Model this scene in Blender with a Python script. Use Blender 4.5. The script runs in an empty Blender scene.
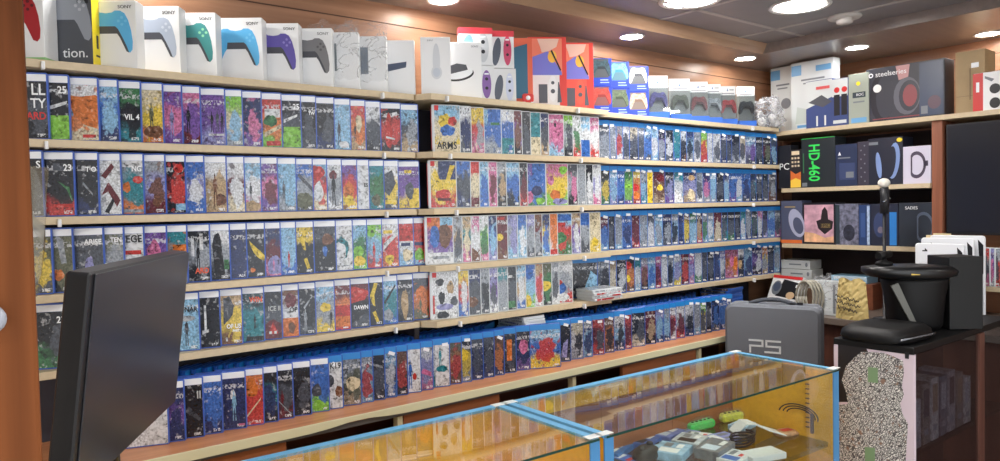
import bpy, bmesh, math, random
from mathutils import Matrix, Vector
random.seed(7)
C = bpy.context.scene.collection
PI = math.pi
EYE = 1.55                       # camera height above the floor
# ------------------------------------------------------------------ camera (solved from the shelves' vanishing points)
RX, RY, RZ = (0.78193062, 0.03674647, -0.62228145), (-0.62298685, 0.01127821, -0.782151), (-0.02172306, 0.99926098, 0.03171134)
FPX = 728.18
def ray(px, py):
    d = (px - 500.0, 230.5 - py, -FPX)
    return Vector([sum(a * b for a, b in zip(r, d)) for r in (RX, RY, RZ)])
def on_y(px, py, y):
    r = ray(px, py); r *= y / r.y; return Vector((r.x, r.y, r.z + EYE))
def on_x(px, py, x):
    r = ray(px, py); r *= x / r.x; return Vector((r.x, r.y, r.z + EYE))
def on_z(px, py, z):
    r = ray(px, py); r *= (z - EYE) / r.z; return Vector((r.x, r.y, z))
cam = bpy.data.objects.new('camera', bpy.data.cameras.new('camera')); C.objects.link(cam)
cam.data.sensor_width = 36; cam.data.lens = FPX * 36 / 1000; cam.data.clip_start = .02
cam.matrix_world = Matrix((RX, RY, RZ)).to_4x4(); cam.location = (0, 0, EYE)
bpy.context.scene.camera = cam
# ------------------------------------------------------------------ materials
def lin(c):
    return tuple(((v / 255) / 12.92 if v / 255 <= .04045 else ((v / 255 + .055) / 1.055) ** 2.4) for v in c)
MATS = {}
def mat(name, rgb, rough=.5, metal=0., spec=.5, noise=0., nscale=30., stretch=(1, 1, 1), bump=0., alpha=1.):
    if name in MATS: return MATS[name]
    m = bpy.data.materials.new(name); m.use_nodes = True; nt = m.node_tree; b = nt.nodes['Principled BSDF']
    col = lin(rgb) + (1,)
    b.inputs['Base Color'].default_value = col; b.inputs['Roughness'].default_value = rough
    b.inputs['Metallic'].default_value = metal; b.inputs['Specular IOR Level'].default_value = spec
    b.inputs['Alpha'].default_value = alpha
    if noise or bump:
        tc = nt.nodes.new('ShaderNodeTexCoord'); mp = nt.nodes.new('ShaderNodeMapping'); mp.inputs['Scale'].default_value = stretch
        nz = nt.nodes.new('ShaderNodeTexNoise'); nz.inputs['Scale'].default_value = nscale; nz.inputs['Detail'].default_value = 6
        nt.links.new(tc.outputs['Object'], mp.inputs['Vector']); nt.links.new(mp.outputs['Vector'], nz.inputs['Vector'])
        if noise:
            mx = nt.nodes.new('ShaderNodeMix'); mx.data_type = 'RGBA'
            mx.inputs['A'].default_value = tuple(max(0, v * (1 - noise)) for v in col[:3]) + (1,)
            mx.inputs['B'].default_value = tuple(min(1, v * (1 + noise)) for v in col[:3]) + (1,)
            cr = nt.nodes.new('ShaderNodeMapRange'); cr.inputs['From Min'].default_value = .3; cr.inputs['From Max'].default_value = .7
            nt.links.new(nz.outputs['Fac'], cr.inputs['Value']); nt.links.new(cr.outputs['Result'], mx.inputs['Factor'])
            nt.links.new(mx.outputs['Result'], b.inputs['Base Color'])
        if bump:
            bp = nt.nodes.new('ShaderNodeBump'); bp.inputs['Strength'].default_value = bump; bp.inputs['Distance'].default_value = .004
            nt.links.new(nz.outputs['Fac'], bp.inputs['Height']); nt.links.new(bp.outputs['Normal'], b.inputs['Normal'])
    MATS[name] = m
    return m
def wood(name, a, bcol, axis=0, rough=.35):
    if name in MATS: return MATS[name]
    m = bpy.data.materials.new(name); m.use_nodes = True; nt = m.node_tree; b = nt.nodes['Principled BSDF']; N = nt.nodes.new
    tc = N('ShaderNodeTexCoord'); mp = N('ShaderNodeMapping'); sc = [26, 26, 26]; sc[axis] = 1.6; mp.inputs['Scale'].default_value = sc
    nz = N('ShaderNodeTexNoise'); nz.inputs['Scale'].default_value = 1.4; nz.inputs['Detail'].default_value = 8; nz.inputs['Distortion'].default_value = .6
    cr = N('ShaderNodeValToRGB'); cr.color_ramp.elements[0].position = .3; cr.color_ramp.elements[0].color = lin(a) + (1,)
    cr.color_ramp.elements[1].position = .72; cr.color_ramp.elements[1].color = lin(bcol) + (1,)
    nt.links.new(tc.outputs['Object'], mp.inputs['Vector']); nt.links.new(mp.outputs['Vector'], nz.inputs['Vector'])
    nt.links.new(nz.outputs['Fac'], cr.inputs['Fac']); nt.links.new(cr.outputs['Color'], b.inputs['Base Color'])
    b.inputs['Roughness'].default_value = rough
    MATS[name] = m
    return m
def glass(name, tint=(235, 245, 240), base=.04, rough=.02, mult=1.0):
    if name in MATS: return MATS[name]
    m = bpy.data.materials.new(name); m.use_nodes = True; nt = m.node_tree; nt.nodes.clear(); N = nt.nodes.new
    o = N('ShaderNodeOutputMaterial'); mix = N('ShaderNodeMixShader'); t = N('ShaderNodeBsdfTransparent'); g = N('ShaderNodeBsdfGlossy')
    t.inputs['Color'].default_value = lin(tint) + (1,); g.inputs['Roughness'].default_value = rough
    f = N('ShaderNodeFresnel'); ge = N('ShaderNodeNewGeometry')
    io = N('ShaderNodeMath'); io.operation = 'MULTIPLY_ADD'; io.inputs[1].default_value = 1 / 1.5 - 1.5; io.inputs[2].default_value = 1.5
    nt.links.new(ge.outputs['Backfacing'], io.inputs[0]); nt.links.new(io.outputs[0], f.inputs['IOR'])      # same sheet reflectance from both sides
    mu = N('ShaderNodeMath'); mu.operation = 'MULTIPLY_ADD'; mu.inputs[1].default_value = mult; mu.inputs[2].default_value = base; mu.use_clamp = True
    nt.links.new(f.outputs[0], mu.inputs[0]); nt.links.new(mu.outputs[0], mix.inputs[0]); nt.links.new(t.outputs[0], mix.inputs[1])
    nt.links.new(g.outputs[0], mix.inputs[2]); nt.links.new(mix.outputs[0], o.inputs['Surface'])
    MATS[name] = m
    return m
def crinkle_film(name, opac=.25, scale=40., rgb=(215, 218, 222)):
    if name in MATS: return MATS[name]
    m = bpy.data.materials.new(name); m.use_nodes = True; nt = m.node_tree; nt.nodes.clear(); N = nt.nodes.new
    o = N('ShaderNodeOutputMaterial'); mix = N('ShaderNodeMixShader'); t = N('ShaderNodeBsdfTransparent'); p = N('ShaderNodeBsdfPrincipled')
    p.inputs['Base Color'].default_value = lin(rgb) + (1,); p.inputs['Roughness'].default_value = .2
    tc = N('ShaderNodeTexCoord'); nz = N('ShaderNodeTexNoise'); nz.inputs['Scale'].default_value = scale * .5; nz.inputs['Detail'].default_value = 4; nz.inputs['Distortion'].default_value = 1.2
    sb = N('ShaderNodeMath'); sb.operation = 'SUBTRACT'; sb.inputs[1].default_value = .5; ab = N('ShaderNodeMath'); ab.operation = 'ABSOLUTE'
    mr = N('ShaderNodeMapRange'); mr.inputs['From Min'].default_value = 0; mr.inputs['From Max'].default_value = .035
    mr.inputs['To Min'].default_value = min(1, opac * 3.2); mr.inputs['To Max'].default_value = opac
    bp = N('ShaderNodeBump'); bp.inputs['Strength'].default_value = 1.0; bp.inputs['Distance'].default_value = .012
    nt.links.new(tc.outputs['Object'], nz.inputs['Vector']); nt.links.new(nz.outputs['Fac'], sb.inputs[0]); nt.links.new(sb.outputs[0], ab.inputs[0]); nt.links.new(ab.outputs[0], mr.inputs['Value'])
    nt.links.new(mr.outputs['Result'], mix.inputs[0]); nt.links.new(nz.outputs['Fac'], bp.inputs['Height']); nt.links.new(bp.outputs['Normal'], p.inputs['Normal'])
    nt.links.new(t.outputs[0], mix.inputs[1]); nt.links.new(p.outputs[0], mix.inputs[2]); nt.links.new(mix.outputs[0], o.inputs['Surface'])
    MATS[name] = m
    return m
def emis(name, rgb, s):
    if name in MATS: return MATS[name]
    m = bpy.data.materials.new(name); m.use_nodes = True; b = m.node_tree.nodes['Principled BSDF']
    b.inputs['Base Color'].default_value = (1, 1, 1, 1); b.inputs['Emission Color'].default_value = lin(rgb) + (1,); b.inputs['Emission Strength'].default_value = s
    MATS[name] = m
    return m
# printed cover art: colours of the print come from each sheet's own properties
def art_material():
    m = bpy.data.materials.new('printed_cover_art'); m.use_nodes = True; nt = m.node_tree; N = nt.nodes.new; L = nt.links.new
    b = nt.nodes['Principled BSDF']; b.inputs['Roughness'].default_value = .22
    def attr(n):
        a = N('ShaderNodeAttribute'); a.attribute_type = 'OBJECT'; a.attribute_name = n; return a
    def math_(op, a, c, d=None, clamp=False):
        n = N('ShaderNodeMath'); n.operation = op; n.use_clamp = clamp
        for i, v in enumerate((a, c, d)):
            if v is None: continue
            if isinstance(v, (int, float)): n.inputs[i].default_value = v
            else: L(v, n.inputs[i])
        return n.outputs[0]
    def rng(v, a, c, t0=0., t1=1.):
        n = N('ShaderNodeMapRange'); n.interpolation_type = 'SMOOTHSTEP'; L(v, n.inputs['Value'])
        for k, x in (('From Min', a), ('From Max', c), ('To Min', t0), ('To Max', t1)): n.inputs[k].default_value = x
        return n.outputs['Result']
    def mix(f, a, c, mode='MIX'):
        n = N('ShaderNodeMix'); n.data_type = 'RGBA'; n.blend_type = mode
        L(f, n.inputs['Factor']) if not isinstance(f, (int, float)) else setattr(n.inputs['Factor'], 'default_value', f)
        for k, v in (('A', a), ('B', c)):
            if isinstance(v, tuple): n.inputs[k].default_value = v
            else: L(v, n.inputs[k])
        return n.outputs['Result']
    uv = N('ShaderNodeUVMap'); sx = N('ShaderNodeSeparateXYZ'); L(uv.outputs[0], sx.inputs[0]); u, v = sx.outputs[0], sx.outputs[1]
    sd = attr('art_seed').outputs['Fac']; fu = attr('art_centre').outputs['Fac']; fr = attr('art_spread').outputs['Fac']
    def noise(sc, det, off):
        n = N('ShaderNodeTexNoise'); n.noise_dimensions = '4D'; n.inputs['Scale'].default_value = sc; n.inputs['Detail'].default_value = det
        L(uv.outputs[0], n.inputs['Vector']); L(math_('ADD', sd, off), n.inputs['W']); return n
    n1 = noise(3.2, 4, 0).outputs['Fac']; n2 = noise(9, 3, 5).outputs['Fac']; n3 = noise(24, 2, 9).outputs['Fac']
    vv = math_('ADD', v, math_('MULTIPLY', math_('SUBTRACT', n1, .5), .6))
    fig = attr('art_figure').outputs['Color']; top = attr('art_top').outputs['Color']; midc = attr('art_mid').outputs['Color']
    c = mix(rng(vv, .2, .42), attr('art_low').outputs['Color'], midc)
    c = mix(rng(vv, .58, .8), c, top)
    # painterly patches: pale, dark and accent
    nA, nB, nC = (noise(sc_, 2.5, of).outputs['Fac'] for sc_, of in ((6.5, 21), (8, 33), (9, 47)))
    c = mix(rng(nB, .56, .64, 0, .75), c, mix(.68, midc, (.012, .014, .022, 1)))
    c = mix(rng(nC, .58, .66, 0, .65), c, mix(.6, top, (.86, .88, .92, 1)))
    du = math_('DIVIDE', math_('SUBTRACT', u, fu), fr); dv = math_('DIVIDE', math_('SUBTRACT', v, .42), .34)
    d = math_('SQRT', math_('ADD', math_('MULTIPLY', du, du), math_('MULTIPLY', dv, dv)), 0)
    d = math_('ADD', d, math_('MULTIPLY', math_('SUBTRACT', noise(6, 4, 5).outputs['Fac'], .5), 2.4))
    c = mix(rng(d, 1.0, .8, 0, .92), c, fig)
    c = mix(rng(nA, .60, .66, 0, .7), c, fig)
    c = mix(rng(noise(13, 2, 61).outputs['Fac'], .60, .68, 0, .6), c, mix(.75, fig, (.02, .022, .03, 1)))
    c = mix(rng(noise(15, 2, 77).outputs['Fac'], .64, .72, 0, .4), c, (.8, .82, .86, 1))
    # broken pale marks where a title is printed
    tl = math_('MULTIPLY', rng(v, .79, .81), rng(v, .90, .88)); tl = math_('MULTIPLY', tl, rng(noise(20, 1, 91).outputs['Fac'], .46, .52))
    c = mix(math_('MULTIPLY', tl, attr('art_mark').outputs['Fac']), c, (.82, .84, .88, 1))
    hs = N('ShaderNodeHueSaturation'); L(c, hs.inputs['Color']); L(rng(n3, .3, .7, .5, 1.05), hs.inputs['Value']); hs.inputs['Saturation'].default_value = .95
    # small pale rating block printed in a lower corner
    blk = math_('MULTIPLY', math_('MULTIPLY', rng(v, .025, .03), rng(v, .085, .08)), math_('MULTIPLY', rng(u, .80, .81), rng(u, .96, .95)))
    blk = math_('MULTIPLY', blk, rng(noise(30, 1, 3).outputs['Fac'], .42, .5))
    c = mix(math_('MULTIPLY', blk, .8), hs.outputs[0], (.8, .82, .85, 1))
    L(c, b.inputs['Base Color'])
    return m
ART = art_material()
PAL = dict(k=(34, 38, 48), d=(84, 90, 102), s=(166, 174, 184), w=(236, 240, 244), i=(236, 222, 186), a=(200, 170, 128), u=(124, 82, 60), e=(112, 40, 52), r=(212, 58, 54),
           o=(230, 126, 56), y=(244, 212, 66), l=(142, 212, 74), g=(66, 132, 84), t=(44, 142, 156), c=(146, 200, 236), b=(52, 112, 204), n=(42, 56, 108), p=(122, 84, 172), v=(156, 156, 214), m=(222, 122, 170), h=(108, 112, 88))
CN = dict(k='black', d='dark grey', s='grey', w='white', i='cream', a='tan', u='brown', e='maroon', r='red', o='orange', y='yellow', l='lime', g='green', t='teal', c='pale blue', b='blue', n='navy', p='purple', v='lavender', m='pink', h='olive')
# ------------------------------------------------------------------ mesh builder
class MB:
    def __init__(s): s.bm = bmesh.new(); s.uv = s.bm.loops.layers.uv.new('UVMap')
    def face(s, pts, mi=0, uvs=None, smooth=False):
        f = s.bm.faces.new([s.bm.verts.new(p) for p in pts]); f.material_index = mi; f.smooth = smooth
        if uvs:
            for l, t in zip(f.loops, uvs): l[s.uv].uv = t
        return f
    def box(s, x0, x1, y0, y1, z0, z1, mi=0, bev=0., M=None):
        r = bmesh.ops.create_cube(s.bm, size=1); vs = r['verts']
        for v in vs: v.co = Vector((x0 + (v.co.x + .5) * (x1 - x0), y0 + (v.co.y + .5) * (y1 - y0), z0 + (v.co.z + .5) * (z1 - z0)))
        fs = {f for v in vs for f in v.link_faces}
        for f in fs: f.material_index = mi
        if bev:
            es = list({e for v in vs for e in v.link_edges})
            r2 = bmesh.ops.bevel(s.bm, geom=es, offset=bev, segments=2, affect='EDGES', profile=.5)
            for f in r2['faces']: f.material_index = mi
            vs = list({v for f in r2['faces'] for v in f.verts} | {v for v in vs if v.is_valid})
        if M is not None:
            for v in vs: v.co = M @ v.co
        return s
    def prism(s, poly, a, b, axis='y', mi=0, M=None, smooth=False):
        """poly: 2-D outline; extruded along axis from a to b. y: (x,z) outline, z: (x,y), x: (y,z)."""
        def P(p, t): q = {'y': (p[0], t, p[1]), 'z': (p[0], p[1], t), 'x': (t, p[0], p[1])}[axis]; return (M @ Vector(q)) if M is not None else Vector(q)
        A = [s.bm.verts.new(P(p, a)) for p in poly]; B = [s.bm.verts.new(P(p, b)) for p in poly]; n = len(poly)
        fs = [s.bm.faces.new(A), s.bm.faces.new(B[::-1])]
        for i in range(n):
            f = s.bm.faces.new((A[i], B[i], B[(i + 1) % n], A[(i + 1) % n])); f.smooth = smooth; fs.append(f)
        for f in fs: f.material_index = mi
        return s
    def loft(s, loops, mi=0, cap=True, smooth=True, closed=True):
        V = [[s.bm.verts.new(p) for p in lp] for lp in loops]; n = len(V[0])
        for a, b in zip(V, V[1:]):
            for i in range(n if closed else n - 1):
                f = s.bm.faces.new((a[i], a[(i + 1) % n], b[(i + 1) % n], b[i])); f.material_index = mi; f.smooth = smooth
        if cap and closed:
            for q in (V[0][::-1], V[-1]):
                f = s.bm.faces.new(q); f.material_index = mi
        return s
    def slab(s, x0, x1, z0, z1, y0, y1, r, ch, mi=0, seg=4):
        """rounded rectangle in x-z with chamfered rims, thickness along y"""
        def rr(ins):
            out = []
            for cx, cz, a0 in ((x1 - r, z1 - r, 0), (x0 + r, z1 - r, 90), (x0 + r, z0 + r, 180), (x1 - r, z0 + r, 270)):
                for k in range(seg + 1):
                    a = math.radians(a0 + 90 * k / seg); out.append((cx + (r - ins) * math.cos(a), cz + (r - ins) * math.sin(a)))
            return out
        L = [[(p[0], y, p[1]) for p in rr(i)] for y, i in ((y0, ch), (y0 + ch, 0), (y1 - ch, 0), (y1, ch))]
        return s.loft(L, mi, True, False)
    def tube(s, pts, r, n=8, mi=0):
        pts = [Vector(p) for p in pts]; loops = []; up = Vector((0, 0, 1))
        for i, p in enumerate(pts):
            t = (pts[min(i + 1, len(pts) - 1)] - pts[max(i - 1, 0)]).normalized()
            a = t.cross(up if abs(t.z) < .95 else Vector((1, 0, 0))).normalized(); b = t.cross(a)
            loops.append([p + (a * math.cos(2 * PI * k / n) + b * math.sin(2 * PI * k / n)) * r for k in range(n)])
        return s.loft(loops, mi)
    def lathe(s, prof, n=28, mi=0, M=None):
        L = [[((M @ Vector((r * math.cos(2 * PI * k / n), r * math.sin(2 * PI * k / n), z))) if M is not None else Vector((r * math.cos(2 * PI * k / n), r * math.sin(2 * PI * k / n), z))) for k in range(n)] for r, z in prof]
        return s.loft(L, mi)
    def build(s, name, mats, parent=None, M=None):
        me = bpy.data.meshes.new(name); bmesh.ops.recalc_face_normals(s.bm, faces=s.bm.faces[:]); s.bm.to_mesh(me); s.bm.free()
        for m in (mats if isinstance(mats, (list, tuple)) else [mats]): me.materials.append(m)
        o = bpy.data.objects.new(name, me); C.objects.link(o)
        if parent is not None: o.parent = parent
        if M is not None: o.matrix_local = M
        return o
def prints(name, items, mats, parent):
    """flat printed shapes (outline, y0, y1, material index) on one face; shapes far apart become parts of their own"""
    bx = [(min(p[0] for p in it[0]), max(p[0] for p in it[0]), min(p[1] for p in it[0]), max(p[1] for p in it[0])) for it in items]
    g = list(range(len(items)))
    def root(i):
        while g[i] != i: i = g[i]
        return i
    for i in range(len(items)):
        for j in range(i):
            a, b = bx[i], bx[j]; gx = max(0, a[0] - b[1], b[0] - a[1]); gz = max(0, a[2] - b[3], b[2] - a[3])
            if math.hypot(gx, gz) < max(.012, .3 * max(a[1] - a[0], a[3] - a[2], b[1] - b[0], b[3] - b[2])): g[root(i)] = root(j)
    out = None
    for r in sorted({root(i) for i in range(len(items))}):
        b = MB()
        for i, (p, y0, y1, mi) in enumerate(items):
            if root(i) == r: b.prism(p, y0, y1, 'y', mi)
        out = b.build(name, mats, parent)
    return out
def tag(o, label, cat, group=None, kind=None):
    o['label'] = label; o['category'] = cat
    if group: o['group'] = group
    if kind: o['kind'] = kind
    return o
def struct(o): o['kind'] = 'structure'; return o
def thing(name, label, cat, loc=(0, 0, 0), rz=0., group=None):
    o = bpy.data.objects.new(name, None); C.objects.link(o); o.location = loc; o.rotation_euler = (0, 0, rz); o.empty_display_size = .05
    return tag(o, label, cat, group)
def letters(txt, size, m, parent, loc, rot=(PI / 2, 0, 0), align='RIGHT', name='lettering', depth=.0004, shear=0., sx=1., bold=0.):
    cu = bpy.data.curves.new(name, 'FONT'); cu.body = txt; cu.size = size; cu.extrude = depth; cu.align_x = align; cu.align_y = 'CENTER'; cu.shear = shear; cu.offset = bold; cu.resolution_u = 3
    t = bpy.data.objects.new('tmp', cu); C.objects.link(t); bpy.context.view_layer.update()
    me = bpy.data.meshes.new_from_object(t.evaluated_get(bpy.context.evaluated_depsgraph_get())); bpy.data.objects.remove(t)
    me.materials.clear(); me.materials.append(m)
    o = bpy.data.objects.new(name, me); C.objects.link(o); o.parent = parent; o.location = loc; o.rotation_euler = rot; o.scale = (sx, 1, 1)
    return o
WHITE = mat('white_print', (240, 243, 246), .35); BLACKP = mat('black_print', (26, 28, 34), .4); REDP = mat('red_print', (206, 48, 48), .4); GREENP = mat('green_print', (60, 224, 96), .4)
YELP = mat('yellow_print', (244, 214, 50), .4); GREYP = mat('grey_print', (120, 126, 134), .4)
# ================================================================== THE SETTING
WY, WX = 2.36, 4.05                       # long shelf wall, short wall
ZS, ZC = EYE + .755, EYE + .805           # soffit, ceiling
W_BROWN = wood('brown_laminate_wall', (150, 108, 82), (176, 132, 102), 0)
W_BROWN_Y = wood('brown_laminate_short_wall', (142, 100, 76), (166, 120, 92), 1)
W_POST = wood('post_wood', (74, 38, 16), (132, 76, 40), 2, .75)
W_POST.node_tree.nodes['Principled BSDF'].inputs['Specular IOR Level'].default_value = .15
W_DARK = mat('shade_backing', (52, 50, 60), .6)
BEIGE = mat('beige_shelf_edge', (204, 186, 154), .45, noise=.06, nscale=60)
CEIL = mat('grey_brown_ceiling', (128, 124, 126), .45, noise=.05, nscale=8)
SOFF = wood('soffit_laminate', (122, 112, 108), (136, 124, 118), 0, .3)
TBAR = mat('ceiling_bar', (176, 170, 168), .5)
def sbox(name, x0, x1, y0, y1, z0, z1, m): return struct(MB().box(x0, x1, y0, y1, z0, z1).build(name, m))
XL, YB = -2.2, -1.7
sbox('floor', XL, WX + .1, YB, WY + .1, -.1, 0, mat('floor_tile', (176, 168, 158), .4, noise=.08, nscale=5))
wa = MB(); wa.box(XL, WX + .1, WY, WY + .1, 0, ZC + .1); sbox_wall = struct(wa.build('wall_back', W_BROWN))
sbox('wall_right', WX, WX + .1, YB, WY, 0, ZC + .1, W_BROWN_Y)
sbox('wall_left', XL - .1, XL, YB, WY + .1, 0, ZC + .1, mat('cream_wall', (226, 216, 200), .7))
CRM = mat('cream_wall', (226, 216, 200), .7)      # shop front: unseen, its opening added so world light brightens the shelves
sbox('wall_front', 2.5, WX + .1, YB - .1, YB, 0, ZC + .1, CRM); sbox('trim_12', XL, -1.9, YB - .1, YB, 0, ZC + .1, CRM); sbox('trim_13', -1.9, 2.5, YB - .1, YB, EYE + .72, ZC + .1, CRM)
sbox('ceiling', XL, WX + .1, YB, WY + .1, ZC, ZC + .1, CEIL)
sbox('trim_1', XL, WX, 2.085, WY, ZS, ZC - .0005, SOFF)                         # soffit over the long shelves
sbox('trim_2', 3.40, WX, YB, 2.085, ZS, ZC - .0005, SOFF)                      # soffit over the short wall
t3 = MB()
t3.prism([(2.085, ZS - .002), (2.06, ZC - .001), (2.085, ZC - .001)], XL, 3.40, 'x'); struct(t3.build('trim_3', wood('fascia_laminate', (154, 122, 98), (174, 142, 116), 0, .25)))
g = MB()
for k in range(-6, 4):
    y = 1.87 - .6 * k if k <= 0 else None
    if y is not None and y > YB: g.box(XL, 3.40, y - .011, y + .011, ZC - .003, ZC + .001)
for k in range(-8, 3):
    x = 2.56 + .6 * k
    if XL < x < 3.39: g.box(x - .011, x + .011, YB, 2.06, ZC - .003, ZC + .001)
y = 1.87 - 7 * .6
struct(g.build('trim_4', TBAR))
# panel seams on the walls above the shelves
sm = mat('dark_panel_seam', (84, 58, 44), .8)
sbox('trim_5', XL, WX, WY - .0015, WY + .001, EYE + .682, EYE + .686, sm)
sbox('trim_6', WX - .0015, WX + .001, YB, WY, EYE + .682, EYE + .686, sm)
# ------------------------------------------------------------------ ceiling lamps
def downlight(x, y, z, r, label, group=None, power=30, name='recessed_downlight'):
    t = thing(name, label, 'ceiling light', (x, y, z), 0, group)
    m = MB(); m.lathe([(r, .0005), (r * 1.22, .0005), (r * 1.24, -.002), (r * 1.2, -.006), (r * 1.02, -.004), (r, .0005)]); m.build('trim_ring', mat('lamp_ring', (206, 204, 202), .3), t)
    m = MB(); m.lathe([(.001, -.0032), (r * .7, -.0032), (r * 1.0, -.0018), (r * 1.0, .0004), (.001, .0004)]); m.build('lens', emis('lamp_%d' % power, (255, 250, 244), power), t)
    return t
PB, PS = 34, 34
downlight(2.42, 1.80, ZC, .10, 'large round ceiling lamp cut off by top of photo, inner ceiling', power=PB)
downlight(2.87, 1.59, ZC, .10, 'large round ceiling lamp beside the smoke detector, inner ceiling', power=PB)
for x, y, lab in ((1.51, 2.20, 'small downlight lighting the brown wall above the white boxes, leftmost of the three over long shelves'), (2.53, 2.20, 'small downlight above the blue controller boxes, second in the long soffit'), (3.42, 2.20, 'small downlight above the clear hanging packs, third in the long soffit'),
                  (3.66, 1.73, 'small downlight above the dark headphone box on the short wall'), (3.90, 1.24, 'small downlight at far right above the tan cardboard box')):
    downlight(x, y, ZS, .048, ' '.join(lab.split()[:16]), power=PS)
for x, y in ((-.9, 2.2), (.5, 2.2)): downlight(x, y, ZS, .048, 'small downlight in the long soffit out of frame', 'downlights out of frame', PS)
for x in (-.9, .55, 2.0, 3.1):
    for y in (.85, -.6):
        if (x, y) == (3.1, .85): continue
        downlight(x, y, ZC, .10, 'round ceiling lamp over the shop floor out of frame', 'ceiling lamps out of frame', PB)
t = thing('smoke_detector', 'off-white domed smoke detector on the ceiling beside the large round lamp', 'smoke detector', (3.20, 1.565, ZC))
m = MB(); m.lathe([(.001, .001), (.068, .001), (.07, -.006), (.064, -.012), (.04, -.014), (.001, -.014)]); m.build('mounting_plate', mat('detector_white', (196, 192, 188), .5), t)
m = MB(); m.lathe([(.001, -.013), (.036, -.013), (.033, -.03), (.02, -.036), (.001, -.036)]); m.build('sensor_dome', mat('detector_white', (196, 192, 188), .5), t)
# ------------------------------------------------------------------ wall shelving
LZ = [EYE + z for z in (.396, .197, .0008, -.197, -.391)]           # top faces of the five long shelves
DECK = EYE - .62
def board(name, x0, x1, y0, y1, ztop, label, th=.0205, axis='y'):
    m = MB(); m.box(x0, x1, y0, y1, ztop - th, ztop, bev=.0015)
    return tag(m.build(name, BEIGE), label, 'shelf')
rows = ['top', 'second', 'third', 'fourth', 'fifth']
XA, XM0, XM1, XR = 1.345, 1.372, 2.262, 3.66
for k in range(5):
    board('shelf_board', -.45, XA, 2.15, WY - .012, LZ[k], f'{rows[k]} beige shelf board from the ceiling, left bay beside wooden post')
    # the middle bay stands 5 cm proud of its neighbours; its left end is cut on the slant
    m = MB(); m.prism([(XM0 - .02, 2.15), (XM0 + .012, 2.10), (XM1, 2.10), (XM1, WY - .012), (XM0 - .02, WY - .012)], LZ[k] - .0205, LZ[k], 'z')
    tag(m.build('shelf_board', BEIGE), f'{rows[k]} beige shelf board from the ceiling, middle bay of slim cases', 'shelf')
    board('shelf_board', XM1 + .004, XR, 2.15, WY - .012, LZ[k], f'{rows[k]} beige shelf board from the ceiling, right bay of blue-topped cases')
sbox('trim_7', -.45, XR, WY - .012, WY - .0005, DECK, LZ[0] - .0205, W_DARK)     # backing behind the cases, shade under the shelves put into its colour
for i, x in enumerate((XA + .003, XM1 + .0005)):
    m = MB(); m.box(x, x + (.019 if i == 0 else .003), 2.19, WY - .013, DECK, LZ[0] - .021)
    struct(m.build('trim_%d' % (8 + i), mat('dark_upright', (58, 50, 52), .5)))
# small white price-rail clips under the lips
clip = MB(); clip.box(-.004, .004, -.012, .004, -.008, .012, bev=.0015); clip0 = clip.build('shelf_clip', mat('clip_white', (232, 234, 236), .4))
cl = []
for k, pxs in enumerate(((48, 384, 448, 578, 752), (48, 384, 450, 580, 753), (58, 385, 455, 580, 752), (384, 455, 582, 752), (391, 456, 581, 752))):
    for px in pxs:
        yy = 2.10 if 430 < px < 600 else 2.15
        x = on_y(px, 200, yy).x; o = clip0 if not cl else clip0.copy()
        if cl: C.objects.link(o)
        o.location = (x, yy - .0045, LZ[k] - .0205 + .002); cl.append(o)
        tag(o, f'tiny white plastic clip on {rows[k]} shelf edge, ' + ('left bay' if px < 420 else 'middle bay' if px < 600 else 'right bay') + f', {["first","second"][len([p for p in pxs[:pxs.index(px)] if (p<420)==(px<420) and (p>600)==(px>600)])]} from left', 'shelf clip', 'shelf clips')
# bottom deck, its torn laminate lip and the cabinet fronts under it
dk = thing('display_ledge', 'long brown bottom ledge with pale torn laminate lip under the shelves', 'ledge', (0, 0, 0))
m = MB(); m.box(-.45, 3.3, 1.992, WY - .013, DECK - .018, DECK); m.build('ledge_top', wood('ledge_orange_wood', (196, 128, 84), (224, 158, 110), 0, .3), dk)
m = MB(); pts = []
n = 60
for i in range(n + 1):
    x = -.45 + 3.75 * i / n; tear = .011 * math.exp(-((x - 1.02) / .09) ** 2)
    pts.append((x, tear))
for (xa, ta), (xb, tb) in zip(pts, pts[1:]):
    m.prism([(xa, DECK - .024 + ta), (xb, DECK - .024 + tb), (xb, DECK + .0006), (xa, DECK + .0006)], 1.984, 1.9925, 'y')
m.build('laminate_lip', mat('pale_lip', (232, 228, 190), .4), dk)
m = MB(); m.box(-.45, 3.3, 1.9935, 2.0, DECK - .034, DECK - .0185); m.build('ledge_underside', mat('grey_core', (96, 92, 88), .7), dk)
lb = thing('base_cabinet', 'brown wooden base cabinet run under the bottom ledge, partly open', 'cabinet', (0, 0, 0))
doorw = wood('cabinet_wood', (140, 84, 52), (172, 108, 70), 0, .35)
m = MB(); m.box(-.45, 3.3, 2.30, 2.345, .06, DECK - .02); m.box(-.45, 3.3, 2.03, 2.30, .06, .09); m.build('carcass', mat('cabinet_inside', (88, 54, 44), .6), lb)
def xa(px): return on_y(px, 400, 2.01).x
for a, b in ((-.45, xa(285)), (xa(402), xa(499)), (xa(622), xa(696)), (3.05, 3.3)):
    m = MB(); w = (b - a); n = max(1, round(w / .42))
    for i in range(n): m.box(a + w * i / n + .002, a + w * (i + 1) / n - .002, 2.005, 2.022, .08, DECK - .036, bev=.001)
    m.build('door_panel', doorw, lb)
pale = mat('pale_post', (226, 218, 178), .45)
for px in (398.5, 573.5, 699.5):
    m = MB(); x = xa(px); m.box(x - .009, x + .009, 2.003, 2.03, .08, DECK - .034); m.build('divider_post', pale, lb)
m = MB(); m.box(-.45, 3.3, 2.1, 2.29, DECK - .30, DECK - .285); m.build('inner_shelf', mat('cabinet_inside', (88, 54, 44), .6), lb)
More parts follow.
